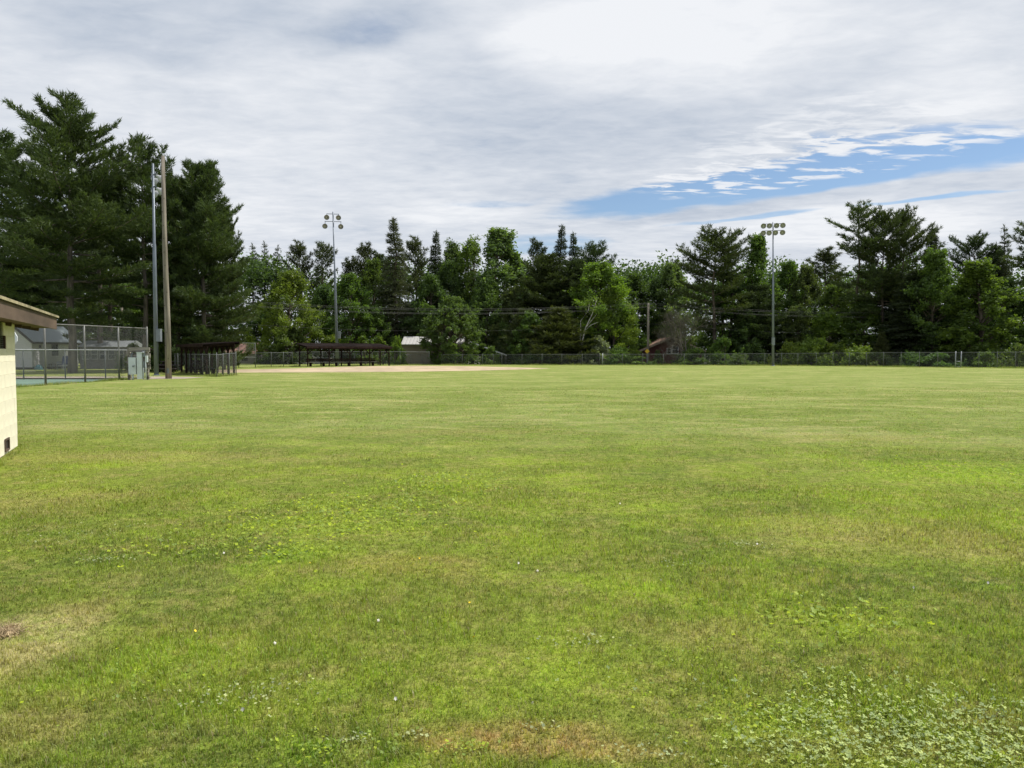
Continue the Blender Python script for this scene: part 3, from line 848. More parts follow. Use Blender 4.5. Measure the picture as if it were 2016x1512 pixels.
tag(MB().box((0, 0, .05), (.95, .22, .05), rz=.15).build('loose_plank', pmat('pale_plank', (.5, .48, .42), .8), None, base(57, 60.5)), 'pale plank lying on the grass in front of the white house', 'plank')

# basketball hoop at the far end of the court
o = empty('basketball_hoop', base(13, 42.6), 0, 'white fan shaped basketball backboard on a pole at the court end', 'basketball hoop')
MB().tube([(0, .5, -.05), (0, .5, 1.9), (0, .1, 2.4)], .06, 10).build('pole', GALV, o, smooth=True)
poly = [(-.45, -.4), (.45, -.4), (.64, -.15), (.66, .1), (.5, .38), (.25, .5), (0, .53), (-.25, .5), (-.5, .38), (-.66, .1), (-.64, -.15)]
m_ = MB(); k_ = len(poly)
m_.v = [Vector((x, 0, 2.32 + z)) for x, z in poly] + [Vector((x, .05, 2.32 + z)) for x, z in poly]
m_.f = [list(range(k_)), list(range(k_, 2 * k_))[::-1]] + [[i, k_ + i, k_ + (i + 1) % k_, (i + 1) % k_] for i in range(k_)]
WH = pmat('white_board', (.78, .80, .82), .5, var=.03); m_.build('backboard', WH, o)
ring = [(.23 * math.cos(i * math.pi / 8) + .45, -.28 + .23 * math.sin(i * math.pi / 8), 2.1) for i in range(17)]
rm = MB().tube(ring, .012, 6).build('rim', pmat('rim_orange', (.5, .16, .05), .5), o, smooth=True)
nt = MB()
for i in range(12):
    a = i * math.pi / 6; b_ = a + .3
    nt.tube([(.45 + .22 * math.cos(a), -.28 + .22 * math.sin(a), 2.1), (.45 + .17 * math.cos(b_), -.28 + .17 * math.sin(b_), 1.9), (.45 + .14 * math.cos(a), -.28 + .14 * math.sin(a), 1.72)], .012, 4)
nt.build('net', WH, rm)

# bleachers beyond the wooden pole
o = empty('bleachers', base(303, 57.5), 0, 'low dark plank bleachers behind the wooden pole', 'bleachers')
wl = (base(347, 57.5) - base(303, 57.5)).length
for i in range(3):
    MB().box((wl / 2, i * .6, .3 + i * .27), (wl, .28, .05)).build('seat_plank', pmat('bleacher_plank', (.09, .08, .075), .8), o)
    if i: MB().box((wl / 2, i * .6 - .3, .12 + i * .25), (wl, .22, .04)).build('foot_plank', DARKWOOD, o)
for x in (.15, wl / 2, wl - .15):
    MB().bar((x, -.15, .0), (x, 1.4, .78), .08, .08).build('stringer', DARKWOOD, o)
    for i in range(3): MB().box((x, i * .6, .14 + i * .13), (.07, .07, .3 + i * .26)).build('leg', DARKWOOD, o)

# grey metal roofed building and its lean-to
HY = 99.0
o = empty('metal_roof_house', gbase(792, HY), 0, 'low house with pale ribbed metal roof behind the round tree', 'house')
wl = (base(918, HY) - base(792, HY)).length; zb = o.location.z
ze, zr = EYE + 14.5 / F * HY - zb, EYE + 29.5 / F * (HY + 2.5) - zb
MB().box((wl / 2, 2.5, ze / 2 - .06), (wl, 5, ze - .1)).build('wall', siding('taupe_siding', (.20, .17, .14)), o)
rr_ = MB(); rr_.v = [Vector(p) for p in ((-.1, -.4, ze), (wl + .3, -.4, ze), (wl + .3, 2.5, zr), (-.1, 2.5, zr), (wl + .3, 5.4, ze), (-.1, 5.4, ze), (-.1, -.4, ze - .1), (wl + .3, -.4, ze - .1))]
rr_.f = [[0, 1, 2, 3], [3, 2, 4, 5], [1, 4, 2], [0, 3, 5], [6, 7, 1, 0]]
ro = rr_.build('roof', ribbed('pale_metal_roof', (.62, .60, .58), 0, .45), o)
MB().tube([(2.2, .8, ze + .2), (2.2, .8, ze + 1.0)], .05, 8).build('vent_pipe', BOXDARK, ro)
l0 = at(925, 672, 98) - o.location; l1 = at(998, 698.5, 98) - o.location
lt = MB(); lt.v = [l0, l1, l1 + Vector((0, 4, 0)), l0 + Vector((0, 4, 0))]; lt.v += [p - Vector((0, 0, .16)) for p in lt.v]
lt.f = [[0, 1, 2, 3], [7, 6, 5, 4], [0, 4, 5, 1], [1, 5, 6, 2], [2, 6, 7, 3], [3, 7, 4, 0]]
lt.build('lean_to_roof', ribbed('white_sheet', (.68, .70, .72), 0, .4), o)
for k in (.5, .97):
    p = l0.lerp(l1, k); MB().box((p.x, p.y + .3, p.z / 2 - .1), (.14, .14, p.z - .1)).build('lean_to_post', GREYWOOD, o)

# brown cabin
o = empty('brown_cabin', gbase(1260, 102), 0, 'dark red cabin with brown gable roof half hidden by shrubs', 'cabin')
z0 = o.location.z; q = lambda px, py: at(px, py, 102) - o.location
L_, T_, R_ = q(1262, 690), q(1322, 665), q(1382, 690)
RED = siding('dark_red_boards', (.11, .03, .025))
w = MB(); w.prism([(0, 0), (1, 0), (1, 1), (0, 1)], 0, .01); w = MB()
pts = [Vector((L_.x, 0, 0)), Vector((R_.x, 0, 0)), Vector((R_.x, 0, R_.z - .1)), Vector((T_.x, 0, T_.z - .1)), Vector((L_.x, 0, L_.z - .1))]
w.v = pts + [p + Vector((0, 7, 0)) for p in pts]; w.f = [[0, 1, 2, 3, 4], [9, 8, 7, 6, 5]] + [[i, 5 + i, 5 + (i + 1) % 5, (i + 1) % 5] for i in range(5)]
w.build('wall', RED, o)
BR = pmat('brown_shingles', (.26, .16, .115), .9, var=.25, scale=2)
for s_, e in ((-1, L_), (1, R_)):
    d = (e - T_); e2 = T_ + d * 1.1
    MB().bar(T_ + Vector((0, 3.4, .04)), e2 + Vector((0, 3.4, .04)), 8.0, .14).build('roof_slope', BR, o)
    MB().bar(T_ + Vector((0, -.63, .02)), e2 + Vector((0, -.63, .02)), .05, .22).build('barge_board', pmat('pale_barge', (.32, .25, .19), .8), o)
for px, py, sx, sy in ((1317, 691, 8, 11), (1329, 688.5, 12, 15)):
    p = q(px, py); win(o, (p.x, -.04, p.z), sx * 102 / F, sy * 102 / F, 0, (.75, .75, .72), .1)

# brown roofed house at the back of the backstop
o = empty('brown_roof_house', gbase(440, 104), 0, 'low grey house with reddish brown roof behind the backstop', 'house')
wl = (base(509, 104) - base(440, 104)).length
MB().box((wl / 2, 2.5, .98), (wl, 5, 1.95)).build('wall', siding('grey_block', (.20, .19, .18)), o)
rr_ = MB(); rr_.v = [Vector(p) for p in ((-.3, -.5, 1.95), (wl + .1, -.5, 1.95), (wl - .4, 2.6, 3.45), (-.3, 2.6, 3.45), (wl + .1, 5.4, 1.95), (-.3, 5.4, 1.95))]; rr_.f = [[0, 1, 2, 3], [3, 2, 4, 5], [1, 4, 2], [0, 3, 5], [0, 5, 4, 1]]
rr_.build('roof', pmat('red_brown_roof', (.22, .125, .10), .9, var=.12, scale=1.5), o)
win(o, (2.9, -.03, 1.2), .8, .5, 0, (.1, .09, .09))

# white car beyond the far dugout
o = empty('parked_car', gbase(638.5, 106), R(0), 'white car parked beyond the far dugout', 'car')
CW = pmat('white_car_paint', (.75, .76, .78), .3, 0, var=.02); W_ = .82
body = MB(); prof = [(-2.1, .35), (-2.15, .75), (-1.9, .95), (1.1, .98), (2.0, .85), (2.1, .6), (2.05, .35)]
k_ = len(prof); body.v = [Vector((-W_, y, z)) for y, z in prof] + [Vector((W_, y, z)) for y, z in prof]
body.f = [list(range(k_))[::-1], list(range(k_, 2 * k_))] + [[i, (i + 1) % k_, k_ + (i + 1) % k_, k_ + i] for i in range(k_)]
body.build('body', CW, o)
cb = MB(); lo = [(-1.75, .95), (1.0, .98)]; hi = [(-1.25, 1.40), (.35, 1.42)]
cb.v = [Vector((s_ * W_ * .97, y, z)) for s_ in (-1, 1) for y, z in lo] + [Vector((s_ * W_ * .78, y, z)) for s_ in (-1, 1) for y, z in hi]
cb.f = [[0, 1, 5, 4], [2, 6, 7, 3], [0, 4, 6, 2], [1, 3, 7, 5], [4, 5, 7, 6]]; cb.build('windows', GLASS, o)
MB().box((0, -.45, 1.46), (W_ * 1.6, 1.75, .09)).build('car_roof', CW, o)
for sx in (-1, 1):
    for y in (-1.35, 1.3):
        wh = MB().tube([(sx * .62, y, .31), (sx * .84, y, .31)], .31, 14).build('wheel', pmat('tyre', (.02, .02, .02), .9), o)
        MB().tube([(sx * .835, y, .31), (sx * .85, y, .31)], .18, 10).build('rim', BOXGREY, wh)
    MB().box((sx * .62, -2.15, .72), (.3, .06, .16)).build('headlight', LAMPB, o)

# garden bench behind the outfield fence
o = empty('garden_bench', gbase(1392, 97), R(12), 'pale garden bench frame behind the fence right of the cabin', 'bench')
PF = pmat('pale_frame', (.45, .47, .46), .6)
MB().box((0, 0, .75), (1.3, .5, .05)).build('seat', PF, o); MB().box((0, .27, 1.15), (1.3, .05, .12)).build('backrest', PF, o)
for x in (-.6, .1, .62): MB().box((x, -.1, .37), (.07, .4, .74)).build('leg', PF, o); MB().box((x, .27, .95), (.05, .05, .5)).build('back_post', PF, o)

# ------------------------------------------------------------------ power poles, wires, road sign
PW = []
for lab, px, py, Y, r in (('power pole glimpsed between the big pines behind the court', 242, 572, 86, .13), ('wooden power pole standing in front of the brown cabin', 1275.5, 597, 98.5, .14),
                          ('wooden power pole at the right edge behind the trees', 1988, 610, 94, .13)):
    b = gbase(px, Y); tp = at(px, py, Y)
    o = empty('power_pole', b, 0, lab, 'utility pole', 'power poles along the road')
    MB().tube([(0, 0, -.2), (0, 0, tp.z - b.z)], [r * 1.25, r], 10).build('shaft', WOODPOLE, o, smooth=True)
    MB().box((0, 0, tp.z - b.z - .35), (1.5, .1, .12), rz=R(80)).build('crossarm', WOODPOLE, o)
    for k in (-.6, 0, .6): MB().tube([(k * .17, k * .98, tp.z - b.z - .28), (k * .17, k * .98, tp.z - b.z - .14)], .04, 6).build('insulator', BOXDARK, o)
    PW.append(tp)
WIRE = pmat('wire', (.12, .12, .115), .6)
lines = [((0, -.6), 'uppermost'), ((-.14, .0), 'second'), ((-.4, .4), 'third'), ((-.52, .1), 'fourth')]
for si, (a, b, sag, nm) in enumerate(((PW[0], PW[1], 1.35, 'between the big pines and the cabin pole'), (PW[1], PW[2], .75, 'between the cabin pole and the right edge'), (PW[2], PW[2] + Vector((30, -12, .3)), .8, 'running off at the right edge'))):
    for (dz, dy), w_ in lines + [((-2.6, .1), 'lowest')]:
        pts = []
        for i in range(25):
            k = i / 24; p = a.lerp(b, k) + Vector((0, dy, dz - 4 * sag * k * (1 - k) * (1.0 if dz > -.3 else 1.06))); pts.append(p)
        tag(MB().tube(pts, .011 if dz > -2 else .008, 4).build('power_line', WIRE), '%s power line wire %s' % (w_, nm), 'wire', 'power lines')
o = empty('road_sign', gbase(1274, 96.8), 0, 'yellow diamond road sign beside the power pole', 'road sign')
zc_ = at(1274, 691.5, 96.8).z - o.location.z
MB().box((0, .03, zc_ / 2), (.06, .04, zc_)).build('post', GALV, o)
MB().box((0, 0, zc_), (.44, .012, .44), ry=R(45)).build('sign_plate', pmat('sign_yellow', (.62, .40, .03), .5, var=.06), o)

# ------------------------------------------------------------------ trees
def unit(a): return a / np.maximum(np.linalg.norm(a, axis=1, keepdims=True), 1e-6)


def needles(pos, dirs, k, ln, wd, spread, rng):
    """tufts of narrow triangles"""
    n = len(pos); p = np.repeat(pos, k, 0); d = np.repeat(dirs, k, 0)
    d = unit(d + rng.normal(0, spread, (n * k, 3)))
    p = p + rng.normal(0, ln * .18, (n * k, 3))
    side = unit(np.cross(d, rng.normal(0, 1, (n * k, 3)))) * (wd * rng.uniform(.6, 1.3, (n * k, 1)) / 2)
    tip = p + d * ln * rng.uniform(.6, 1.3, (n * k, 1))
    V = np.stack([p - side, p + side, tip], 1).reshape(-1, 3)
    rnd = np.clip(np.repeat(rng.uniform(0, 1, n), k) * .6 + rng.uniform(0, .4, n * k), 0, 1)
    return V, np.arange(n * k * 3).reshape(-1, 3), rnd


def leaves(pos, size, rng, clump, flat=.6):
    """rhombic leaves round points; clump gives a value per point"""
    n = len(pos)
    nrm = unit(rng.normal(0, 1, (n, 3)) + np.array([0, 0, flat]))
    a = unit(np.cross(nrm, rng.normal(0, 1, (n, 3)))); b = np.cross(nrm, a)
    s = size * rng.uniform(.6, 1.4, (n, 1))
    V = np.stack([pos - a * s * .5, pos + b * s * .34, pos + a * s * .62, pos - b * s * .34], 1).reshape(-1, 3)
    return V, np.arange(n * 4).reshape(-1, 4), np.clip(clump * .55 + rng.uniform(0, .45, n), 0, 1)


def extent(tme, cme, V):
    return dict(t=tme, c=cme, H=float(np.percentile(V[:, 2], 99.97)), R=float(np.percentile(np.abs(V[:, :2]), 98.5)))


def conifer(seed, H, R_, z0, step, nb, prof, up, k, ln, wd, spread, sp_tuft, sec=True, droop=0.0, trunk_r=None, lean=0.0, jit=.3, drop=.1, bark=BARK, stemfrac=.3):
    rng = np.random.default_rng(seed); tm = MB(); pos, dr = [], []
    tr = trunk_r or H * .014
    wob = rng.normal(0, H * .004, (9, 2)); wob[0] = 0
    tz = np.linspace(0, H, 9)
    tx = lambda z: np.array([np.interp(z, tz, wob[:, 0]) + lean * z * z / H, np.interp(z, tz, wob[:, 1]), z])
    tm.tube([tx(z) - (np.array([0, 0, .4]) if z == 0 else 0) for z in tz], [max(.03, tr * (1.18 if z == 0 else 1 - .93 * z / H)) for z in tz], 9)
    z = z0
    while z < H * .985:
        t = (z - z0) / (H - z0)
        n = max(2, int(round(nb * rng.uniform(.7, 1.2))))
        az0 = rng.uniform(0, 6.28)
        for i in range(n):
            if rng.uniform() < drop: continue
            az = az0 + i * 6.283 / n + rng.normal(0, .25)
            L = R_ * prof(t) * rng.uniform(1 - jit, 1 + jit * .6)
            if L < .15: continue
            e = R(up(t)) + rng.normal(0, .10)
            o = tx(z + rng.uniform(-.3, .3) * step); h = np.array([math.cos(az), math.sin(az), 0]); rt = np.array([-h[1], h[0], 0])
            f = lambda s: o + h * (L * s * math.cos(e)) + np.array([0, 0, L * (s * math.sin(e) + (.22 - droop) * s * s - .10 * s)])
            tm.tube([f(0), f(.35), f(.7), f(.97)], [max(.02, L * .012), L * .010, L * .006, .012], 4, cap=False)
            ss = np.arange(stemfrac * (1 - .75 * t), 1.0, max(.05, (sp_tuft * 1.7) / L))
            for s in ss:
                p = f(s); tan = unit((f(min(1, s + .05)) - f(s - .05))[None])[0]
                pos.append(p); dr.append(tan * .6 + np.array([0, 0, .35]))
                if sec:
                    for sg in (-1, 1):
                        l2 = L * .34 * (1.15 - s) * rng.uniform(.6, 1.3) + .12
                        a2 = tan * .75 + rt * sg * rng.uniform(.5, 1.0); a2 = a2 / np.linalg.norm(a2)
                        for q in np.arange(sp_tuft, l2 + sp_tuft, sp_tuft):
                            pos.append(p + a2 * q + np.array([0, 0, .12 * q - droop * q])); dr.append(a2 * .8 + np.array([0, 0, .35 - droop]))
            pos.append(f(1.0)); dr.append(h + np.array([0, 0, .5]))
        z += step * rng.uniform(.75, 1.25) * (1 - .5 * t)
    for q in np.arange(0, .9, .2): pos.append(tx(H - q)); dr.append(np.array([0, 0, 1.0]))
    pos = np.array(pos); dr = unit(np.array(dr))
    V, Fc, rn = needles(pos, dr, k, ln, wd, spread, rng)
    tme = tm.mesh('trunk', True); tme.materials.append(bark)
    cme = np_mesh('crown', V, Fc, rn); cme.materials.append(NEEDLE)
    return extent(tme, cme, V)


def broadleaf(seed, H, R_, zc0, ncl, per, lsize, crad, shape=1.0, top=.9, bark=BARK, stems=1, flat=.6, low=.5, gaps=.0, thick=1.0):
    """shape>1: fuller shoulders; clusters spread in an uneven envelope, limbs reach each cluster"""
    rng = np.random.default_rng(seed); tm = MB()
    lob = [(rng.uniform(0, 6.28), rng.uniform(.75, 1.15), rng.uniform(0, 1)) for _ in range(7)]
    cen, val = [], []
    while len(cen) < ncl:
        u = rng.uniform(0, 1); az = rng.uniform(0, 6.28)
        z = zc0 + (H - zc0) * u
        env = (math.sin(math.pi * min(1, (u * (1 - low) + low) ** shape)) if u > 0 else 0)
        env = max(env, .2) * R_
        m = 1.0
        for a, s, h in lob: m += (s - 1) * math.exp(-(((az - a + math.pi) % 6.283 - math.pi) / .7) ** 2 - ((u - h) / .3) ** 2) * 1.6
        r = env * m * rng.uniform(.25, 1) ** .6
        if rng.uniform() < gaps and r > env * .6: continue
        cen.append((r * math.cos(az), r * math.sin(az), min(z, H - crad * .6))); val.append(rng.uniform())
    # leader clusters that break the skyline
    for i in range(max(3, ncl // 14)):
        az = rng.uniform(0, 6.28); r = R_ * .30 * rng.uniform(0, 1); cen.append((r * math.cos(az), r * math.sin(az), H - rng.uniform(1.2, 2.6) * crad - r * .7)); val.append(rng.uniform())
    cen = np.array(cen); val = np.array(val)
    th = (H * .016 + .04) * thick
    for sidx in range(stems):
        off = rng.normal(0, .25, 2) * (stems > 1); d = rng.normal(0, .10, 2) * H * (.35 if stems > 1 else .12)
        tp = np.array([off[0] + d[0], off[1] + d[1], H * .8])
        b0 = np.array([off[0], off[1], -.3]); mid = (b0 + tp) / 2 + np.append(rng.normal(0, H * .02, 2), 0)
        tm.tube([b0, np.append(off, .4), mid, tp], [th * 1.3, th, th * .7, th * .2], 8)
        for c in cen[sidx::stems][:60]:
            z1 = max(.12 * H, c[2] - np.hypot(*c[:2]) * rng.uniform(.5, 1.1) - .3)
            z1 = min(z1, H * .78); k = z1 / (H * .8)
            st = b0 * (1 - k) ** 2 + mid * 2 * k * (1 - k) + tp * k * k
            md = (st + c) / 2 + np.array([0, 0, -.06 * np.linalg.norm(c - st)])
            tm.tube([st, md, c], [th * .28, th * .2, .015], 4, cap=False)
    # each cluster is a spray of leafy twigs
    n = len(cen); m_ = 7
    ti = np.repeat(np.arange(n), m_)
    axis = np.array([0, 0, H * .45])
    outw = unit(cen - axis)[ti]
    tdir = unit(outw * .7 + rng.normal(0, .62, (n * m_, 3)) + np.array([0, 0, .25]))
    tlen = crad * rng.uniform(.5, 1.35, n * m_) * rng.uniform(.7, 1.2, n)[ti]
    tval = np.clip(val[ti] + rng.normal(0, .18, n * m_), 0, 1)
    cnt = np.maximum(3, (per / m_ * rng.uniform(.5, 1.5, n * m_)).astype(int))
    idx = np.repeat(np.arange(n * m_), cnt)
    s_ = rng.uniform(-.15, 1, len(idx)) ** 1.0
    pos = cen[ti[idx]] + tdir[idx] * (s_ * tlen[idx])[:, None] + np.clip(rng.normal(0, 1, (len(idx), 3)), -1.6, 1.6) * (crad * .22 * (1.15 - .6 * np.clip(s_, 0, 1)))[:, None]
    pos[:, 2] = np.maximum(pos[:, 2], .05)
    val = tval
    V, Fc, rn = leaves(pos, lsize, rng, val[idx], flat)
    tme = tm.mesh('trunk', True); tme.materials.append(bark)
    cme = np_mesh('crown', V, Fc, rn); cme.materials.append(LEAF)
    return extent(tme, cme, V)


def dead_tree(seed, H, R_):
    rng = np.random.default_rng(seed); tm = MB(); tips = []

    def grow(p, d, L, r, lev):
        q = p + d * L * .5 + rng.normal(0, L * .05, 3); e = p + d * L + np.array([0, 0, -.02 * L * lev]) + rng.normal(0, L * .07, 3)
        tm.tube([p, q, e], [r, r * .8, r * .55], 6 if lev < 2 else 3, cap=False)
        if lev >= 4: tips.append((e, d)); return
        for i in range([4, 4, 5, 5][lev]):
            s = rng.uniform(.35, 1.0); st = p + (e - p) * s
            nd = unit((d * .6 + rng.normal(0, .65, 3) + np.array([0, 0, .12]))[None])[0]
            grow(st, nd, L * rng.uniform(.5, .78), r * .5, lev + 1)
    for i in range(3):
        grow(np.array([rng.normal(0, .3), rng.normal(0, .3), -.2]), unit(np.array([[rng.normal(0, .3), rng.normal(0, .3), 1]]))[0], H * .42, .13, 0)
    tme = tm.mesh('trunk'); tme.materials.append(TWIG)
    P_ = np.array([t[0] for t in tips]); D_ = np.array([t[1] for t in tips])
    V, Fc, rn = needles(P_, D_, 3, .7, .018, .7, rng)
    cme = np_mesh('crown', V, Fc, rn); cme.materials.append(NEEDLE)
    return dict(t=tme, c=cme, H=H, R=R_)


wp = lambda t: (.55 + 2.6 * t if t < .15 else (.95 if t < .4 else .90 * (1 - ((t - .4) / .6) ** 2.0) ** .75 + .12))
PINE_A = conifer(11, 20, 5.9, 4.4, 1.1, 6, lambda t: (.6 + 2.6 * t if t < .15 else (.98 if t < .42 else .92 * (1 - ((t - .42) / .58) ** 1.25) ** .85 + .07)), lambda t: -4 + 40 * t, 12, .36, .075, .5, .26, trunk_r=.30, bark=BARKP, drop=.18, jit=.45, stemfrac=.30)
PINE_B = conifer(12, 18, 4.3, 3.2, 1.1, 5, wp, lambda t: -6 + 40 * t, 12, .36, .075, .5, .26, trunk_r=.28, bark=BARKP, drop=.12, jit=.4, stemfrac=.36)
PINE_C = conifer(13, 17, 4.4, .9, .9, 6, lambda t: (.8 + t if t < .2 else 1.0 * (1 - ((t - .2) / .8) ** 1.7) ** .8 + .12), lambda t: -9 + 48 * t, 12, .36, .075, .5, .26, trunk_r=.26, bark=BARKP, drop=.05, jit=.36, stemfrac=.2)
PINE_D = conifer(14, 18, 4.2, 5.0, 1.0, 4, wp, lambda t: 0 + 42 * t, 12, .42, .085, .5, .34, bark=BARK, drop=.2, jit=.48, stemfrac=.42)
PINE_E = conifer(15, 18, 3.6, 6.0, 1.15, 4, lambda t: (.5 + 1.5 * t if t < .3 else .95 * (1 - ((t - .3) / .7) ** 2) ** .6), lambda t: -4 + 40 * t, 12, .42, .085, .5, .34, bark=BARK, drop=.25, jit=.5, lean=-.03, stemfrac=.4)
YPINE = conifer(16, 8, 3.2, .3, .55, 5, lambda t: (1 - t) ** .8 + .05, lambda t: 5 + 40 * t, 9, .4, .08, .45, .30, trunk_r=.13, drop=.05)
sprp = lambda t: (1 - t) ** .9 + .03
SPR_A = conifer(21, 18, 2.6, 2.0, .5, 6, sprp, lambda t: -18 + 38 * t, 6, .34, .075, .38, .28, droop=.28, drop=.08, jit=.25, stemfrac=.12)
SPR_B = conifer(22, 17, 2.1, 4.0, .62, 5, sprp, lambda t: -10 + 35 * t, 6, .32, .075, .38, .30, droop=.18, drop=.2, jit=.4, stemfrac=.15)
SPR_C = conifer(23, 18, 3.1, 1.0, .5, 6, lambda t: (1 - t) ** .75 + .04, lambda t: -20 + 42 * t, 7, .36, .08, .4, .29, droop=.25, drop=.1, jit=.35, stemfrac=.1)
rp = lambda t: .95 * (1 - (abs(t - .35) / .68) ** 2.2) + .1
RED_A = conifer(31, 17, 2.8, 7.0, .95, 4, rp, lambda t: 8 + 40 * t, 14, .42, .085, .6, .36, drop=.25, jit=.4, stemfrac=.5)
RED_B = conifer(32, 17, 2.4, 8.5, 1.0, 4, rp, lambda t: 5 + 45 * t, 14, .42, .085, .6, .36, drop=.25, jit=.45, stemfrac=.5)

BL_A = broadleaf(41, 12, 4.6, 1.6, 97, 283, .205, 1.15, low=.33)
BL_B = broadleaf(42, 14, 4.0, 2.2, 132, 202, .205, 1.0, low=.3, gaps=.2)
BL_C = broadleaf(43, 15, 3.4, 2.2, 138, 162, .205, .8, low=.35, shape=.8, gaps=.1)           # taller, poplar like
BL_D = broadleaf(44, 10, 3.2, .6, 92, 270, .205, 1.0, low=.35)
BL_E = broadleaf(45, 16, 3.6, 3.6, 109, 114, .205, .85, low=.35, shape=.85, gaps=.3)   # airy
BL_F = broadleaf(46, 13, 3.0, .6, 109, 270, .205, .95, low=.42, shape=1.1)           # columnar, clothed to the ground
ROUND = broadleaf(47, 8.4, 3.9, .4, 300, 150, .19, .58, low=.30, shape=1.3, stems=4, flat=.2)
BIRCHT = broadleaf(48, 13, 3.6, 3.6, 92, 202, .205, 1.0, low=.3, stems=3, gaps=.3, thick=.6)
SHRUB_A = broadleaf(51, 3.0, 2.2, .2, 46, 150, .17, .62, low=.4, stems=4)
SHRUB_B = broadleaf(52, 2.6, 1.7, .15, 34, 150, .16, .55, low=.4, stems=4)
SAPL = broadleaf(53, 3.4, 1.1, .5, 24, 110, .24, .42, low=.35, stems=2, flat=1.0)
OLIVE = broadleaf(54, 3.6, 1.9, .5, 44, 150, .18, .5, low=.35, stems=3, flat=.1, gaps=.3)
DEAD = dead_tree(61, 9, 4)

TC = random.Random(77)


def tree(proto, px, top, wpx, Y, col, name, label, group, rz=None, cat='tree'):
    b = gbase(px, Y); H = at(px, top, Y).z - b.z; k = wpx / 2 * Y / F
    o = empty(name, b, TC.uniform(0, 6.28) if rz is None else rz, label, cat, group)
    sx = max(.45, k / proto['R']); sz = H / proto['H']
    o.scale = (sx, sx, sz)
    t_ = link('trunk', proto['t'], None, o); c_ = link('crown', proto['c'], None, o)
    j = TC.uniform(.88, 1.14); c_.color = (col[0] * j * TC.uniform(.93, 1.07), col[1] * j, col[2] * j, 1)
    return o


PN = (.062, .088, .032); PNY = (.076, .096, .032); PND = (.050, .074, .032); SPC = (.052, .072, .038); SPG = (.076, .084, .050); RDC = (.058, .076, .034)
LB = (.130, .195, .034); LG = (.104, .165, .040); LD = (.076, .128, .038); LY = (.130, .185, .038); LX = (.095, .132, .046); LP = (.140, .195, .075); LB_SUNLIT = (.170, .240, .045)  # last one: bramble leaf green brightened to stand in for sunlight on the row
GB, GM, GS, GR = 'big white pines behind the court', 'trees of the wood behind the field', 'shrubs along the outfield fence', 'saplings behind the far dugout'
# big pines at the left
tree(PINE_A, 142, 180, 300, 56.5, PN, 'white_pine', 'tallest white pine, standing behind the court fence at the left', GB, rz=.4)
tree(PINE_B, 5, 250, 240, 76, PN, 'white_pine', 'white pine at the left edge behind the block building roof', GB)
tree(PINE_B, 200, 330, 170, 71, PN, 'white_pine', 'white pine with dark paired trunks right of the tallest pine', GB)
tree(PINE_D, 220, 330, 170, 75, PN, 'white_pine', 'shaded white pine set back between the tallest pine and light pole', GB)
tree(PINE_B, 288, 268, 165, 59.5, PN, 'white_pine', 'pointed white pine directly behind the steel light pole', GB, rz=2.2)
tree(PINE_C, 402, 314, 172, 61.5, PN, 'white_pine', 'broad white pine clothed to the ground right of the wooden pole', GB, rz=1.0)
tree(PINE_C, 352, 345, 150, 66, PN, 'white_pine', 'white pine showing just behind the wooden pole', GB)
tree(PINE_C, 442, 400, 90, 67, PN, 'white_pine', 'shorter white pine at the right end of the big pine group', GB, rz=3.0)
tree(PINE_C, 90, 400, 200, 82, PND, 'white_pine', 'dark lower pine filling in behind the tallest pine trunk', GB)
tree(BL_D, 40, 560, 160, 84, LG, 'leafy_tree', 'green leafy tree glimpsed behind the white house', GM)
tree(BL_D, 250, 560, 150, 90, LG, 'leafy_tree', 'green leafy tree glimpsed between pine trunks behind the shed', GM)
tree(BL_D, 330, 540, 150, 86, LD, 'leafy_tree', 'dark leafy tree low behind the bare wooden pole', GM)
tree(SHRUB_A, 262, 672, 50, 64, LB, 'shrub', 'bright rounded shrub behind the electric meter board', GS, cat='shrub')
tree(SHRUB_B, 322, 676, 55, 62, LG, 'shrub', 'green shrub behind the base of the steel light pole', GS, cat='shrub')
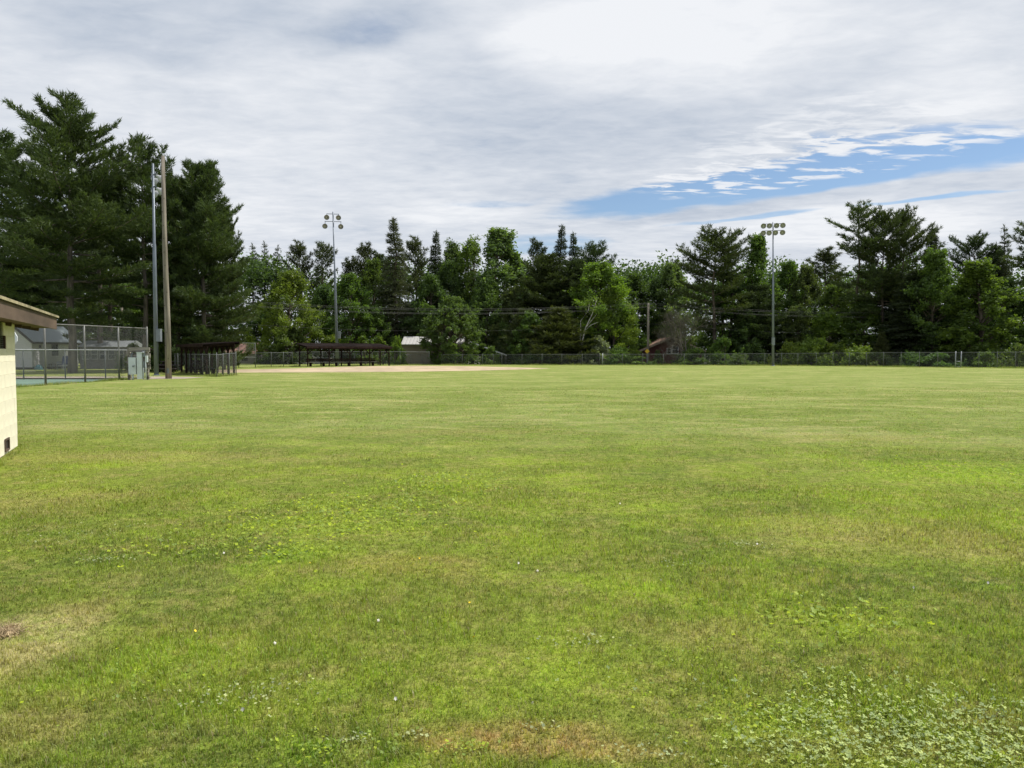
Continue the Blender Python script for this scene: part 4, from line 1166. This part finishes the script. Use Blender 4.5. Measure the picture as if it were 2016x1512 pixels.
# skyline, left to right
S = [
    (SPR_B, 500, 478, 48, 112, SPC, 'spruce', 'thin spruce next to the big pines, left of a matching pair'), (SPR_B, 523, 474, 46, 114, SPC, 'spruce', 'thin spruce with bare looking tip, second from the big pines'),
    (SPR_B, 550, 481, 46, 113, SPC, 'spruce', 'thin ragged spruce, third from the big pines'), (RED_A, 592, 471, 78, 112, RDC, 'red_pine', 'dark tufted red pine left of the four lamp pole'),
    (RED_B, 637, 471, 60, 112, RDC, 'red_pine', 'narrow tufted red pine just left of the four lamp pole'), (RED_A, 690, 505, 70, 116, RDC, 'red_pine', 'low red pine just right of the four lamp pole'),
    (RED_A, 722, 473, 72, 113, RDC, 'red_pine', 'tufted red pine between the four lamp pole and tall spruce'), (RED_B, 748, 492, 60, 114, RDC, 'red_pine', 'shorter red pine left of the tall spruce'),
    (SPR_A, 779, 429, 80, 106, SPG, 'spruce', 'tallest grey green spruce rising above the middle of the wood'), (RED_A, 819, 462, 78, 112, RDC, 'red_pine', 'dense red pine right of the tallest spruce'),
    (SPR_A, 858, 455, 56, 113, SPC, 'spruce', 'thin dark spruce two trees right of the tallest spruce'), (BL_E, 890, 468, 105, 112, LX, 'leafy_tree', 'brownish thin topped tree left of the tall poplars'),
    (BL_E, 928, 462, 110, 110, LG, 'leafy_tree', 'airy tall tree at the left of the poplars'), (BL_C, 985, 449, 160, 109, LP, 'poplar', 'tallest pale green poplar in the middle of the wood'),
    (BL_E, 1016, 495, 90, 110, LG, 'leafy_tree', 'lower airy tree on the right flank of the poplar'), (RED_B, 1058, 467, 62, 112, RDC, 'red_pine', 'leaning dark red pine right of the poplar'),
    (SPR_A, 1103, 443, 62, 112, SPC, 'spruce', 'pointed dark spruce in the middle right of the poplar'), (SPR_A, 1130, 458, 56, 113, SPC, 'spruce', 'second pointed spruce beside the taller one'),
    (PINE_D, 1168, 473, 105, 110, PND, 'white_pine', 'dark pine above the bright maple'), (BL_B, 1248, 536, 120, 112, LD, 'leafy_tree', 'rounded dark leafy tree left of the cabin'),
    (BL_B, 1322, 515, 130, 113, LP, 'leafy_tree', 'pale airy tree with sky showing through above the dead tree'), (BL_B, 1290, 545, 100, 114, LD, 'leafy_tree', 'leafy tree above the power pole by the cabin'),
    (PINE_D, 1405, 442, 150, 100, PN, 'white_pine', 'spreading white pine left of the eight lamp pole'), (PINE_E, 1425, 470, 110, 103, PN, 'white_pine', 'second pine trunk close right of the spreading pine'),
    (BL_C, 1488, 461, 100, 104, LG, 'poplar', 'slim leafy poplar just left of the eight lamp pole'), (BL_B, 1550, 512, 110, 106, LG, 'leafy_tree', 'leafy tree just right of the eight lamp pole'),
    (BL_B, 1585, 520, 100, 104, LX, 'leafy_tree', 'brownish green tree between the lamp pole and tall pines'), (RED_A, 1622, 484, 110, 112, RDC, 'red_pine', 'dark low pine left of the tall pine group'),
    (PINE_E, 1688, 398, 120, 98, PN, 'white_pine', 'tall leaning pine at the left of the tall pine group', ), (PINE_D, 1735, 404, 110, 96, PN, 'white_pine', 'tall dark pine in the middle of the tall pine group'),
    (PINE_D, 1772, 405, 120, 97, PN, 'white_pine', 'tall spreading pine at the right of the tall pine group'), (SPR_C, 1829, 447, 62, 108, SPC, 'spruce', 'dark spruce just right of the tall pine group'),
    (PINE_D, 1912, 455, 110, 104, PND, 'white_pine', 'bushy pine behind the bright maples at the right'), (SPR_B, 1970, 441, 50, 102, SPC, 'spruce', 'thin bare branched spruce near the right edge'),
    (SPR_C, 1955, 480, 90, 104, SPC, 'spruce', 'bulky dark spruce below the thin bare spruce'), (PINE_E, 2040, 425, 120, 92, PN, 'white_pine', 'sparse pine reaching in at the right edge'),
    # middle row
    (BL_A, 574, 531, 150, 97.5, LY, 'leafy_tree', 'yellow green leafy tree between big pines and four lamp pole'), (BL_D, 572, 640, 80, 96, LX, 'leafy_tree', 'low bushy growth at the foot of the yellow green tree'),
    (BL_B, 690, 538, 130, 103, LG, 'maple', 'deep green maple behind the four lamp pole'), (BL_A, 735, 600, 105, 104, LG, 'maple', 'broad lower maple right of the four lamp pole'),
    (BL_B, 735, 508, 105, 108, LG, 'leafy_tree', 'pale topped leafy tree between lamp pole and tall spruce'), (BL_B, 850, 540, 120, 106, LD, 'leafy_tree', 'dark leafy tree above the metal roofed house'),
    (BL_B, 885, 512, 110, 108, LD, 'oak', 'dark oak behind the round tree'), (BL_A, 960, 545, 130, 105, LD, 'leafy_tree', 'dark leafy tree under the tall poplar'),
    (BL_D, 1010, 560, 100, 104, LX, 'leafy_tree', 'dull olive tree right of the poplar'), (ROUND, 892, 583, 120, 95.5, (.098, .152, .046), 'willow_tree', 'round bushy tree standing alone at the fence behind the infield'),
    (PINE_C, 1075, 500, 130, 105, PN, 'white_pine', 'dark soft pine in the middle of the wood'), (PINE_C, 1130, 510, 130, 106, PND, 'white_pine', 'dark pine left of the bright maple'),
    (YPINE, 1100, 601, 150, 97, PNY, 'young_pine', 'feathery young pine by the fence left of the birch stems'), (YPINE, 1035, 605, 110, 99, PN, 'young_pine', 'mixed young pine left of the feathery one'),
    (BL_D, 1045, 612, 80, 97.5, LG, 'leafy_tree', 'small bright leafy tree beside the young pines'), (BIRCHT, 1180, 512, 130, 101, LB, 'leafy_tree', 'bright green tree behind the pale birch stems'),
    (BL_A, 1205, 560, 110, 100, LB, 'maple', 'bright maple right of the birch stems'), (OLIVE, 1178, 660, 62, 95.5, (.20, .24, .16), 'olive_tree', 'small silvery leaved tree by the fence'),
    (BL_D, 1160, 655, 100, 99, LD, 'leafy_tree', 'dark low tree behind the silvery tree'), (DEAD, 1352, 572, 110, 96.5, (.15, .135, .105), 'dead_tree', 'grey bare twiggy tree in front of the brown cabin'),
    (BL_D, 1235, 610, 90, 104, LD, 'leafy_tree', 'dark leafy tree left of the cabin pole'), (BL_B, 1440, 540, 130, 103, LD, 'leafy_tree', 'dark tree under the spreading pine'),
    (PINE_C, 1490, 560, 120, 101, PND, 'white_pine', 'low dark pine behind the eight lamp pole'), (BL_D, 1475, 610, 90, 99, LD, 'leafy_tree', 'shaded tree left of the eight lamp pole base'),
    (BL_D, 1570, 600, 100, 99, LX, 'leafy_tree', 'dull tree right of the eight lamp pole'), (BL_B, 1640, 560, 120, 101, LG, 'leafy_tree', 'leafy tree left under the tall pines'),
    (BL_D, 1625, 610, 110, 97, LB, 'leafy_tree', 'bright leafy tree below the dark low pine'), (BL_D, 1700, 590, 130, 97, LG, 'leafy_tree', 'green thicket tree under the leaning pine'),
    (PINE_C, 1760, 540, 140, 98, PND, 'white_pine', 'dark pine boughs under the tall pine group'), (SPR_C, 1800, 530, 130, 92, SPC, 'spruce', 'dark spruce skirt left of the columnar tree'),
    (BL_F, 1838, 488, 110, 90, LG, 'leafy_tree', 'columnar dark green tree at the right, left of the bright maple'), (BL_F, 1922, 510, 145, 88, (.108, .172, .036), 'maple', 'bright green maple clothed to the ground at the right'),
    (BL_F, 1880, 560, 120, 91, LG, 'leafy_tree', 'green tree filling between columnar tree and bright maple'), (BL_B, 1975, 545, 110, 95, LD, 'leafy_tree', 'dark leafy tree right of the bright maple'),
    (BL_A, 2040, 560, 130, 92, LG, 'leafy_tree', 'leafy tree cut by the right edge'), (BL_D, 2075, 600, 140, 86, LD, 'leafy_tree', 'low dark tree beyond the right edge'),
    (BL_A, 525, 590, 110, 110, LD, 'leafy_tree', 'dark leafy tree behind the backstop'), (BL_D, 805, 600, 90, 110, LD, 'leafy_tree', 'dark leafy tree right of the tallest spruce trunk'),
    (BL_A, 640, 560, 110, 106, LD, 'leafy_tree', 'dark leafy tree just left of the four lamp pole'),
]
for a in S: tree(*a, GM)
H_ = [
    (SAPL, 714, 659, 34, 92, LB, 'sapling', 'bright sapling behind the far dugout, leftmost of three'), (SAPL, 749, 661, 34, 93, LB, 'sapling', 'bright sapling behind the far dugout, middle of three'),
    (SHRUB_B, 781, 660, 40, 93, LB, 'sapling', 'bushy bright sapling right of the far dugout'),
]
for a in H_: tree(*a, GR, cat='sapling')
K_ = [
    (SHRUB_B, 966, 680, 40, 96, LG, 'shrub', 'narrow dark shrub right of the round tree'), (SHRUB_A, 1215, 680, 60, 94, LG, 'shrub', 'green shrub right of the silvery tree'),
    (SHRUB_B, 1296, 688, 30, 97, LX, 'shrub', 'shrub left of the cabin windows'), (SHRUB_B, 1352, 667, 36, 98, LB, 'shrub', 'bright shrub right of the cabin windows'),
    (SHRUB_A, 1370, 682, 80, 95, LD, 'shrub', 'dark shrub at the foot of the dead tree'), (SHRUB_A, 1425, 660, 70, 96, LG, 'shrub', 'rounded shrub above the fence right of the bench'),
    (SHRUB_A, 1478, 668, 60, 97, LD, 'shrub', 'dark shrub left of the eight lamp pole'), (SHRUB_A, 1455, 695, 60, 92, LX, 'shrub', 'low pale shrub behind the fence left of the lamp pole'),
    (SHRUB_A, 1552, 669, 70, 93, LB_SUNLIT, 'shrub', 'bramble shrub just right of the eight lamp pole'), (SHRUB_A, 1600, 661, 90, 93, LB_SUNLIT, 'shrub', 'tall bright bramble shrub over the fence'),
    (SHRUB_A, 1645, 671, 90, 91, LB_SUNLIT, 'shrub', 'bright bramble shrub in the middle of the bramble row'), (SHRUB_A, 1690, 677, 80, 89, LB_SUNLIT, 'shrub', 'low bramble shrub at the right end of the row'),
    (SHRUB_A, 1725, 690, 70, 87, LX, 'shrub', 'pale shrub behind the fence below the small pine'), (SHRUB_A, 1790, 690, 70, 85, LD, 'shrub', 'dark shrub behind the fence under the spruce skirt'),
    (SHRUB_A, 2003, 674, 70, 79, LX, 'shrub', 'pale bushy shrub at the right edge by the fence'), (SHRUB_A, 1945, 690, 60, 82, LG, 'shrub', 'green shrub behind the gate end of the fence'),
    (SHRUB_A, 1850, 692, 80, 83, LD, 'shrub', 'dark shrub behind the narrow gate'), (SHRUB_A, 1060, 690, 80, 95, LD, 'shrub', 'dark shrub behind the fence below the young pines'),
    (SHRUB_A, 540, 690, 70, 99, LD, 'shrub', 'dark shrub behind the infield fence near the backstop'), (SHRUB_B, 514, 672, 26, 99, LX, 'shrub', 'shrub at the corner of the brown roofed house'),
    (SHRUB_A, 684, 688, 60, 103, LD, 'shrub', 'dark shrub seen through the far dugout'), (SHRUB_A, 720, 690, 70, 103, LD, 'shrub', 'dark shrub seen at the right half of the dugout'),
    (SHRUB_A, 1260, 700, 60, 93.5, LG, 'shrub', 'low green shrub under the yellow road sign'), (SHRUB_B, 1345, 706, 50, 93.5, LG, 'shrub', 'low leafy shrub in front of the cabin wall'),
]
for a in K_: tree(*a, GS, cat='shrub')
tree(YPINE, 1735, 652, 44, 92, PNY, 'young_pine', 'small lone young pine behind the bramble shrubs', GS)

# pale leaning birch stems in front of the bright tree
bb = gbase(1141, 96.6); o = empty('birch_tree', bb, 0, 'thin leaning birch with pale bare stems left of the bright maple', 'tree', GM)
q = lambda px, py, dy=0: at(px, py, 96.6 + dy) - bb
st = MB()
st.tube([Vector((0, 0, -.2)), q(1146, 672), q(1153, 645), q(1166, 618, .3), q(1175, 590, .5)], [.09, .08, .06, .045, .02], 7)
st.tube([q(1151, 652), q(1163, 640, -.3), q(1178, 634, -.5)], [.05, .035, .015], 6)
st.tube([q(1153, 645), q(1172, 622, .6), q(1184, 606, .9)], [.05, .035, .015], 6)
st.tube([Vector((-.15, .4, -.2)), q(1143, 660, .5), q(1143, 632, .6), q(1158, 612, .8), q(1161, 596, 1)], [.07, .06, .05, .03, .015], 6)
st.build('trunk', BIRCH, o, smooth=True)
rng = np.random.default_rng(71); pos = []
for px, py, r_ in ((1176, 590, .9), (1184, 606, .7), (1160, 594, .8), (1178, 632, .5), (1168, 612, .5)):
    c = np.array(q(px, py, .5)); pos.append(c + rng.normal(0, r_ * .5, (110, 3)))
pos = np.concatenate(pos); V, Fc, rn = leaves(pos, .2, rng, rng.uniform(0, 1, len(pos)))
me = np_mesh('crown', V, Fc, rn); me.materials.append(LEAF); c_ = link('crown', me, None, o); c_.color = (*LB, 1)

# the unbroken wood behind, one mass
rng = np.random.default_rng(5); pos, cl = [], []
for i in range(2300):
    x = rng.uniform(-95, 95); y = rng.uniform(117, 138) - abs(x) * .05
    top = 13.6 + 1.5 * math.sin(x * .31 + 1) + 1.1 * math.sin(x * .83) + .7 * math.sin(x * 1.9 + 2)
    z = rng.uniform(-.5, 1) * top if rng.uniform() < .7 else top - rng.uniform(0, 2.5)
    z = abs(z)
    if x < -30: y -= 8
    n_ = 75; p = np.clip(rng.normal(0, 1, (n_, 3)), -1.7, 1.7) * np.array([1.3, 1.0, .85]) + (x, y, z); pos.append(p); cl.append(np.full(n_, rng.uniform()))
V, Fc, rn = leaves(np.concatenate(pos), .42, rng, np.concatenate(cl))
me = np_mesh('far_wood', V, Fc, rn); me.materials.append(LEAF)
o = link('far_wood', me); o.color = (.068, .112, .040, 1); tag(o, 'dark mass of trees deep in the wood', 'wood', kind='stuff')

# ------------------------------------------------------------------ grass blades near the camera
def grass():
    rng = np.random.default_rng(9)
    y0, y1, N = 2.3, 34.0, 520000
    Y = y0 * (y1 / y0) ** (rng.uniform(0, 1, N) ** 1.05)
    X = rng.uniform(-1, 1, N) * (Y * .74 + 1.0)
    tuft = rng.normal(0, 1, (N, 2)) * .012
    X += tuft[:, 0]; Y += tuft[:, 1]
    # keep off the building footprint
    u = np.array([.42, -.907]); nn = np.array([.907, .42]); rel = np.stack([X + 8.28, Y - 12.7], 1)
    inside = ((rel @ u) > -.02) & ((rel @ u) < 7.4) & ((rel @ nn) < .02) & ((rel @ nn) > -4.1)
    court = X < -19.5
    keep = ~inside & ~court; X, Y = X[keep], Y[keep]; n = len(X)
    nearw = ((rel[keep] @ nn) < .18) & ((rel[keep] @ nn) > -.1) & ((rel[keep] @ u) > -.25) & ((rel[keep] @ u) < 7.4)
    patchy = .75 + .35 * np.sin(X * 1.7 + np.sin(Y * 2.1) * 1.3) * np.sin(Y * 1.3 + np.sin(X * 1.1)) + .2 * np.sin(X * 6.1 + Y * 3) * np.sin(Y * 5.3 - X * 2)
    h = (.020 + .024 * rng.uniform(0, 1, n) ** 1.8) * np.clip(patchy, .45, 1.4)
    h *= np.where(Y > 12.5, .75, 1.0); h = np.where(nearw, h * 2.6, h)
    w = (.0028 + .0022 * rng.uniform(0, 1, n)) * np.maximum(1, Y / 4.5) ** .8
    broad = rng.uniform(0, 1, n) < .06; w = np.where(broad, w * 2.2, w)
    az = rng.uniform(0, 6.283, n); lean = rng.uniform(.15, .95, n) * h
    lx, ly = np.cos(az) * lean, np.sin(az) * lean
    sa = az + 1.57 + rng.normal(0, .4, n); sx, sy = np.cos(sa) * w / 2, np.sin(sa) * w / 2
    z = np.zeros(n)
    b0 = np.stack([X - sx, Y - sy, z - .004], 1); b1 = np.stack([X + sx, Y + sy, z - .004], 1)
    m0 = np.stack([X - sx * .8 + lx * .38, Y - sy * .8 + ly * .38, h * .62], 1); m1 = np.stack([X + sx * .8 + lx * .38, Y + sy * .8 + ly * .38, h * .62], 1)
    tp = np.stack([X + lx, Y + ly, h], 1)
    rnd = np.clip(rng.uniform(0, 1, n), 0, 1)
    near = Y < 9
    A = np.stack([b0, b1, m1, m0], 1)[near]; B = np.stack([m0, m1, tp], 1)[near]; Cc = np.stack([b0, b1, tp], 1)[~near]
    V4 = A.reshape(-1, 3); V3 = np.concatenate([B.reshape(-1, 3), Cc.reshape(-1, 3)])
    # one mesh of triangles: split the quads
    q = np.arange(len(V4)).reshape(-1, 4); tri = np.concatenate([q[:, [0, 1, 2]], q[:, [0, 2, 3]]])
    t3 = np.arange(len(V3)).reshape(-1, 3) + len(V4)
    rr = np.concatenate([rnd[near], rnd[near], rnd[near], rnd[~near]])
    me = np_mesh('grass', np.concatenate([V4, V3]), np.concatenate([tri, t3]), rr); me.materials.append(blade_mat())
    tag(link('grass', me), 'short mown grass of the near lawn', 'grass', kind='stuff')


grass()


# longer uncut grass along the fence lines
def fence_grass():
    rng = np.random.default_rng(19); Ps, ys = [], []
    for pth, n in ((path, 26000), (b1, 7000), (b3, 2500), (b4[:3], 3500), ([(FA - fd * 3, 1), (FB, 1)], 5000)):
        A = np.array([tuple(p[0].xy) for p in pth]); d = np.linalg.norm(np.diff(A, axis=0), axis=1); c = np.concatenate([[0], np.cumsum(d)])
        t_ = rng.uniform(0, c[-1], n); x = np.interp(t_, c, A[:, 0]); y = np.interp(t_, c, A[:, 1])
        k = .55 + .45 * np.sin(t_ * .9) * np.sin(t_ * .37 + 1)
        Ps.append(np.stack([x + rng.normal(0, .12, n), y + rng.normal(0, .16, n), np.zeros(n) - .01], 1)); ys.append(k)
    p = np.concatenate(Ps); k = np.concatenate(ys); n = len(p)
    h = (.05 + .20 * rng.uniform(0, 1, n) ** 2) * np.clip(k + .25, .3, 1.2)
    az = rng.uniform(0, 6.283, n); w = .012
    sd = np.stack([np.cos(az) * w, np.sin(az) * w, np.zeros(n)], 1)
    tip = p + np.stack([rng.normal(0, .35, n) * h, rng.normal(0, .35, n) * h, h], 1)
    me = np_mesh('fence_grass', np.stack([p - sd, p + sd, tip], 1).reshape(-1, 3), np.arange(n * 3).reshape(-1, 3), rng.uniform(0, 1, n)); me.materials.append(bpy.data.materials['grass_blades'])
    tag(link('fence_grass', me), 'longer uncut grass along the foot of the fences', 'grass', kind='stuff')


fence_grass()


# clover and other broad leaved weeds
def weeds(name, label, spots, col, size, seed, lobes=3, lift=.035):
    rng = np.random.default_rng(seed); vs, fs, rs = [], [], []; c0 = 0
    for px, py, rx, ry, n in spots:
        c = P(px, py)
        for i in range(n):
            x, y = c.x + rng.normal(0, rx * .5), c.y + rng.normal(0, ry * .5)
            if y < 2.2: continue
            z = rng.uniform(.4, 1) * lift; s = size * rng.uniform(.6, 1.35); a0 = rng.uniform(0, 6.28)
            tilt = rng.normal(0, .35, 2); rv = rng.uniform()
            for l in range(lobes):
                a = a0 + l * 6.283 / max(3, lobes); d = np.array([math.cos(a), math.sin(a)]); e = np.array([-d[1], d[0]])
                pts = [(0, 0), (.45, .42), (.9, .36), (1.0, 0), (.9, -.36), (.45, -.42)]
                for p, q in pts:
                    xy = d * p * s + e * q * s; vs.append((x + xy[0], y + xy[1], z + xy[0] * tilt[0] + xy[1] * tilt[1] + .1 * s * p))
                fs += [(c0, c0 + 1, c0 + 2), (c0, c0 + 2, c0 + 3), (c0, c0 + 3, c0 + 4), (c0, c0 + 4, c0 + 5)]; rs += [rv] * 4; c0 += 6
    me = np_mesh(name, np.array(vs), np.array(fs), np.array(rs)); me.materials.append(WEED)
    o = link(name, me); o.color = (*col, 1); tag(o, label, 'weeds', kind='stuff')


WEED = leaf_mat('weed_leaves', .25, (1.1, 1.25, .6), .008)
weeds('clover', 'pale green clover leaves spread through the near lawn', [(1780, 1440, .75, .34, 620), (1900, 1480, .6, .24, 520), (1620, 1480, .55, .2, 220), (1720, 1380, .5, .3, 130), (1960, 1400, .4, .3, 120), (1500, 1400, .8, .5, 60)], (.36, .44, .17), .0092, 3, 3, .036)
weeds('pale_weeds', 'greyish pale low weeds in small patches of the lawn', [(445, 1385, .34, .18, 70), (540, 1365, .2, .16, 40), (1145, 1266, .2, .1, 45), (1060, 1435, .09, .05, 18), (1270, 1490, .16, .06, 30), (130, 1060, .7, .5, 90),
      (1470, 1075, .22, .1, 60), (1330, 1112, .2, .1, 50), (200, 1105, .25, .1, 60), (60, 950, .5, .3, 60), (880, 940, .6, .4, 120), (690, 1465, .1, .05, 40), (810, 1455, .06, .04, 20)], (.34, .385, .19), .0065, 4, 4, .032)
weeds('plantain', 'bright green broad weeds in the middle of the lawn', [(560, 1090, .45, .3, 160), (640, 1030, 1.1, 1.0, 700), (880, 950, .8, 1.1, 500), (700, 1000, 1.2, .8, 400),
      (1900, 930, 2.0, 1.3, 700), (1640, 1215, .6, .4, 200), (340, 1080, .8, .5, 200)], (.27, .36, .05), .013, 5, 4, .036)
weeds('broad_weeds', 'bright green broad weeds close to the camera', [(1500, 1420, .35, .25, 170), (660, 1480, .3, .14, 130), (920, 1480, .12, .06, 40), (1300, 1350, .8, .5, 160), (1650, 1330, .6, .4, 150), (300, 1330, .7, .4, 120)],
      (.25, .34, .05), .0068, 6, 4, .036)

# single flowers
FY, FWt = pmat('petal_yellow', (.80, .58, .03), .6, var=.05), pmat('petal_white', (.75, .72, .66), .7, var=.08)
ST = pmat('flower_stem', (.10, .17, .04), .8)
fl = {}
for nm, mt_, k_ in (('yellow_flower', FY, 8), ('clover_flower', FWt, 12)):
    m_ = MB()
    for j in range(k_):
        a = j * 6.283 / k_; d = Vector((math.cos(a), math.sin(a), 0)); e = Vector((-d.y, d.x, 0)); zz = .004 if nm[0] == 'y' else (.006 * (j % 3))
        m_.face([Vector((0, 0, zz)), d * .009 + e * .005 + Vector((0, 0, zz + .003)), d * .013 + Vector((0, 0, zz + .004)), d * .009 - e * .005 + Vector((0, 0, zz + .003))])
    me = m_.mesh('petals'); me.materials.append(mt_)
    s_ = MB().tube([(0, 0, -.065), (0, 0, 0)], .0012, 4).mesh('stem'); s_.materials.append(ST)
    fl[nm] = (me, s_)
for nm, lab, lst in (('yellow_flower', 'tiny yellow flower dotted in the near lawn', [(826, 1110), (978, 1109), (933, 1270), (937, 1269), (384, 1257), (925, 1200), (1711, 1349), (610, 1120), (187, 1398), (1020, 1148), (312, 990), (335, 1180)]),
                     ('clover_flower', 'tiny white clover flower dotted in the near lawn', [(1057, 1136), (745, 1237), (1047, 1404), (540, 1283), (1490, 1082), (1945, 1160), (1020, 1120), (1140, 1324), (1300, 1155), (440, 1100), (480, 1416), (1800, 1170), (1220, 1000), (780, 1395)])):
    for px, py in lst:
        p = P(px, py); hh = .06
        o = empty(nm, p, TC.uniform(0, 6), lab, 'flower', lab.split(' dotted')[0] + 's')
        o.scale = (.62, .62, .7); a = link('petals', fl[nm][0], None, o, (0, 0, hh)); a.rotation_euler = (R(TC.uniform(20, 55)), 0, 0); b = link('stem', fl[nm][1], None, o, (0, 0, hh))
# dry thatch lump at the left edge
rng = np.random.default_rng(3); c = P(16, 1250); n = 260
pos = np.stack([c.x + rng.normal(0, .032, n), c.y + rng.normal(0, .03, n), np.abs(rng.normal(.012, .012, n))], 1)
V, Fc, rn = needles(pos, unit(rng.normal(0, 1, (n, 3)) * (1, 1, .35)), 3, .06, .004, .5, rng)
me = np_mesh('thatch_clump', V, Fc, rn); me.materials.append(pmat('dry_thatch', (.52, .40, .24), .9, var=.2, scale=30))
tag(link('thatch_clump', me), 'tan clump of dry cut grass at the left edge of the lawn', 'grass clump')
